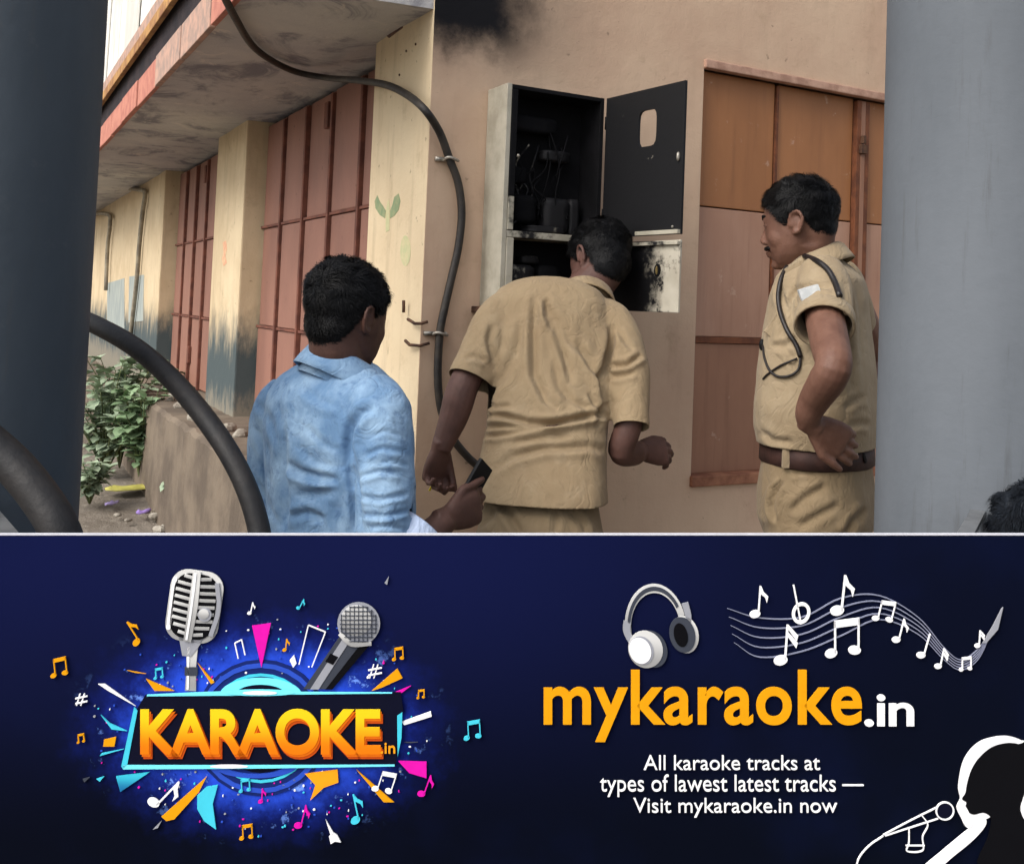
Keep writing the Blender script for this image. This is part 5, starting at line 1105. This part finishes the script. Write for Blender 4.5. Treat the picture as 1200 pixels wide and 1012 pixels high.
# --- handheld microphone
flat([(400, 742), (432, 756), (388, 806), (356, 806)], 3, 'microphone_handle', DGR); flat([(404, 744), (412, 747), (374, 806), (364, 806)], 4, 'handle_shine', GRY); flat([(424, 752), (432, 756), (390, 806), (382, 806)], 4, 'handle_shade', BLK)
flat([(388, 764), (397, 768), (391, 777), (382, 773)], 5, 'switch', BLK); oval(421, 729, 25, 25, 5, 'microphone_ball', GRY); oval(418, 725, 18, 18, 6, 'ball_shine', LGR); stroke([(399, 740), (413, 752), (436, 752), (434, 760), (428, 764), (402, 752)][:3], [5, 6, 4], 7, 'ball_band', LGR)
for q in range(-4, 5): stroke([(421 + q * 5, 729 - math.sqrt(max(0, 23 ** 2 - (q * 5) ** 2)) * .95), (421 + q * 5, 729 + math.sqrt(max(0, 23 ** 2 - (q * 5) ** 2)) * .95)], .7, 7, 'mesh_wire', DGR)
for q in range(-4, 5): stroke([(421 - math.sqrt(max(0, 23 ** 2 - (q * 5) ** 2)) * .95, 729 + q * 5), (421 + math.sqrt(max(0, 23 ** 2 - (q * 5) ** 2)) * .95, 729 + q * 5)], .7, 8, 'mesh_wire', DGR)
oval(306, 809, 40, 3.6, 7, 'emblem_flare', CGL); oval(306, 809, 20, 2.2, 8, 'emblem_flare', WHT); oval(270, 895, 22, 2.0, 7, 'emblem_flare', WHT)
flat(rounded(-29, -24, -30, 32, 2), 5, 'microphone_side', WHT)
# --- confetti
for pts, m_ in (([(296, 732), (318, 729), (307, 781)], MAG), ([(137, 908), (176, 903), (142, 926)], TEAL), ([(232, 930), (243, 920), (256, 918), (250, 940), (254, 970), (240, 960), (232, 946)], CYA), ([(190, 955), (232, 918), (243, 908), (234, 926), (205, 958), (196, 960)], YEL), ([(358, 905), (396, 900), (397, 915), (380, 921), (364, 936), (370, 918)], ORG),
                ([(467, 890), (500, 891), (500, 910), (480, 904)], MAG), ([(471, 844), (505, 832), (506, 838), (474, 848)], WHT), ([(436, 808), (466, 782), (472, 793), (448, 804)], YEL), ([(123, 865), (137, 862), (135, 873), (122, 873)], YEL), ([(119, 836), (130, 846), (150, 855), (132, 853)], CYA), ([(118, 884), (146, 876), (120, 881)], CYA), ([(116, 800), (124, 800), (160, 826), (128, 808)], WHT),
                ([(172, 794), (205, 808), (182, 808)], YEL), ([(418, 900), (462, 938), (450, 938)], YEL), ([(150, 784), (172, 788), (160, 787)], YEL), ([(452, 748), (456, 676), (450, 690)][0:0] or [(451, 682), (456, 674), (454, 684)], GRY), ([(232, 775), (252, 798), (248, 800)], YEL), ([(460, 811), (482, 802), (470, 811)], MAG), ([(180, 970), (190, 960), (186, 968)], GRY), ([(382, 958), (392, 975), (388, 977)], WHT), ([(98, 911), (106, 909), (100, 915)], DGR), ([(114, 911), (123, 908), (118, 914)], CYA), ([(474, 868), (490, 868), (482, 869)], DGR), ([(340, 772), (345, 766), (348, 776), (344, 781)], WHT), ([(386, 978), (392, 974), (396, 977), (400, 985), (393, 984), (388, 987)], WHT)):
    flat(pts, 3, 'confetti_piece', m_)
random.seed(21)
for i_ in range(230):
    a = random.uniform(0, 6.283); R_ = random.uniform(85, 175); x, y = 306 + math.cos(a) * R_ * 1.15, 850 + math.sin(a) * R_ * .75
    if 140 < x < 475 and 806 < y < 900: continue
    oval(x, y, random.uniform(.6, 1.5), random.uniform(.6, 1.3), 2, 'confetti_dot', random.choice((CYA, MBL, MBL, WHT, GRY, MAG)), n=8)
# --- notes round the emblem
for x, y, h, m_, k_, ro in ((161, 751, 26, YEL, 'eighth', -32), (64, 790, 19, YEL, 'pair', -6), (93, 868, 9, YEL, 'pair', -6), (293, 717, 13, WHT, 'eighth', 12), (350, 711, 12, CYA, 'eighth', 28), (334, 760, 13, YEL, 'eighth', 6), (183, 793, 11, CYA, 'pair', -4), (283, 925, 13, CYA, 'pair', -4), (306, 937, 15, MAG, 'eighth', 2), (350, 965, 25, MAG, 'eighth', 14), (284, 980, 15, YEL, 'pair', -2), (417, 959, 30, CYA, 'eighth', -12), (494, 928, 24, MAG, 'eighth', 20), (547, 863, 19, CYA, 'pair', -3), (490, 816, 9, YEL, 'pair', 0), (462, 771, 13, YEL, 'pair', -2), (181, 938, 38, WHT, 'eighth', 44), (440, 922, 22, WHT, 'pair', 18)):
    note(x, y, h, m_, k_, ro, 4)
for (cx_, cy_, z) in ((97, 818, 7), (440, 785, 8)):
    for q in (-1, 1): stroke([(cx_ - z * .5 + q * 2.5, cy_ + z), (cx_ + z * .1 + q * 2.5, cy_ - z)], 1.4, 4, 'sharp_sign', WHT); stroke([(cx_ - z, cy_ + q * 3 + 1.5), (cx_ + z, cy_ + q * 3 - 1.5)], 1.6, 5, 'sharp_sign', WHT)
for a, b in (((351, 777), (362, 731)), ((362, 731), (382, 739)), ((382, 739), (366, 780)), ((276, 752), (284, 748)), ((284, 748), (288, 766)), ((276, 752), (280, 770))): stroke([a, b], 1.3, 4, 'frame_line', WHT)
# --- headphones
oval(768, 735, 36, 52, 3, 'headband', LGR, a0=168, a1=345, inner=.80, rot=-4); oval(768, 735, 33, 49, 4, 'headband_pad', DGR, a0=190, a1=330, inner=.90, rot=-4); stroke([(735, 726), (734, 738), (741, 752)], [9, 8, 8], 4, 'headphone_arm', GRY); stroke([(802, 705), (806, 720), (806, 732)], [8, 7, 6], 4, 'headphone_arm', GRY)
oval(764, 759, 17, 22, 4, 'ear_cushion', DGR, rot=-20); oval(756, 759, 20, 22, 5, 'ear_cup', LGR, rot=-20); oval(751, 760, 14, 17, 6, 'ear_cup_face', GRY, rot=-20); oval(749.5, 760, 12.5, 15.5, 7, 'ear_cup_face', WHT, rot=-20)
oval(802, 742, 16, 22, 4, 'ear_cup', LGR, rot=-12); oval(799, 742, 15, 21, 5, 'ear_cushion', DGR, rot=-12); oval(797, 742, 8, 14, 6, 'ear_cushion_hole', BLK, rot=-12)
# --- stave
for q in range(5):
    stroke([(852 + q * 2, 712 + q * 10), (890, 723 + q * 11.5), (940, 722 + q * 10), (985, 700 + q * 11), (1030, 697 + q * 7), (1075, 722 + q * 5), (1105, 757 + q * 3.6), (1125, 772 + q * 3), (1145, 760 + q * 3), (1160, 738 + q), (1174, 712)], [.5, 1.3, 1.3, 1.2, 1.1, .9, .7, .5], 2, 'stave_line', FNT)
for x, y, h, k_, ro in ((884, 718, 33, 'eighth', 4), (914, 772, 42, 'double', 4), (980, 714, 42, 'eighth', 6), (973, 764, 38, 'pair', 0), (1025, 723, 22, 'pair', 14), (1049, 748, 26, 'eighth', 14), (1078, 766, 27, 'plain', 16), (1098, 779, 22, 'double', 12), (1125, 783, 14, 'pair', 0), (1144, 755, 18, 'double', 4)): note(x, y, h, WHT, k_, ro, 4)
oval(938, 717, 10.5, 13, 4, 'half_note', WHT, rot=18, inner=.68); stroke([(929, 684), (938, 730)], 1.8, 4, 'half_note_stem', WHT); flat([(1172, 712), (1174, 710), (1168, 736), (1154, 752), (1150, 752), (1162, 732)], 4, 'stave_tail', GRY)
# --- words
text('mykaraoke', 637, 1009, 847, 804, 4, YEL, .018, 'x', spacing=1.06); text('.in', 1012, 1070, 849, 812, 4, WHT, .016, 'i', spacing=.95)
text('All karaoke tracks at', 754, 960, 900, 883, 4, WHT, -.003, 'A'); text('types of lawest latest tracks \u2014', 703, 1011, 925, 912.5, 4, WHT, -.003, 'x'); text('Visit mykaraoke.in now', 742, 980, 950, 933, 4, WHT, -.003, 'V')
# --- singer outline
flat(rounded_outline([(1206, 874), (1196, 866), (1180, 861), (1164, 862), (1148, 867), (1136, 877), (1128, 890), (1124, 905), (1122, 922), (1124, 934), (1120, 944), (1125, 956), (1133, 968), (1150, 960), (1180, 945), (1206, 935)]), 3, 'singer_hair', WHT)
flat(rounded_outline([(1206, 880), (1192, 870), (1176, 869), (1160, 874), (1146, 886), (1137, 900), (1132, 916), (1130, 927), (1126, 934), (1131, 938), (1130, 944), (1133, 949), (1140, 952), (1152, 950), (1160, 958), (1156, 980), (1146, 1014), (1206, 1014)]), 4, 'singer_face', BLK)
flat(rounded_outline([(1206, 905), (1198, 930), (1194, 946), (1200, 960), (1206, 962)]), 5, 'singer_hair', WHT); flat(rounded_outline([(1148, 952), (1154, 962), (1140, 980), (1116, 1000), (1098, 1014), (1080, 1014), (1100, 996), (1124, 976), (1136, 966)]), 5, 'singer_collar', WHT); flat(rounded_outline([(1126, 938), (1134, 950), (1138, 966), (1130, 966), (1127, 955)]), 5, 'singer_neck', WHT)
oval(1106, 948, 11, 11, 4, 'singer_microphone', WHT, inner=.84); oval(1106, 948, 9, 9, 3, 'singer_microphone', NAV); stroke([(1096, 944), (1064, 960), (1034, 976)], [1.4, 1.4], 4, 'singer_microphone', WHT); stroke([(1098, 957), (1070, 966), (1036, 977)], [1.4, 1.4], 4, 'singer_microphone', WHT)
stroke([(1034, 977), (1018, 988), (1006, 1002), (1002, 1016)], 1.5, 4, 'microphone_cord', WHT); stroke([(1064, 968), (1064, 985), (1062, 995), (1080, 994), (1080, 978), (1086, 964), (1078, 952)], 1.4, 4, 'singer_hand', WHT); stroke([(1060, 988), (1082, 988)], 1.4, 5, 'singer_cuff', WHT)
# --- added frame and bracket arms that tie the ad board to the posts
M_FRAME = mottled('galvanised_frame', rgb(130, 132, 134), rgb(108, 110, 112), 20, .5, .4, .5)
for y in (640, 1030): MB().obox(bp(-70, y, -.0320), BU * 1340 * S, BV * 14 * S, BN * .0275).build('back_rail', M_FRAME, AB_)
for c, px in ((PC_L, 18), (PC_R, 1130)):
    for y in (655, 1000):
        a = bp(px, y + 4, -.033); q = Vector((c.x, c.y, a.z)); d_ = (q - a); d_ = d_.normalized() * (d_.length - .20); s2 = d_.normalized().cross(ZV).normalized(); MB().obox(a - s2 * .012 - ZV * .004, d_, s2 * .024, ZV * .008).build('bracket_arm', M_FRAME, AB_)
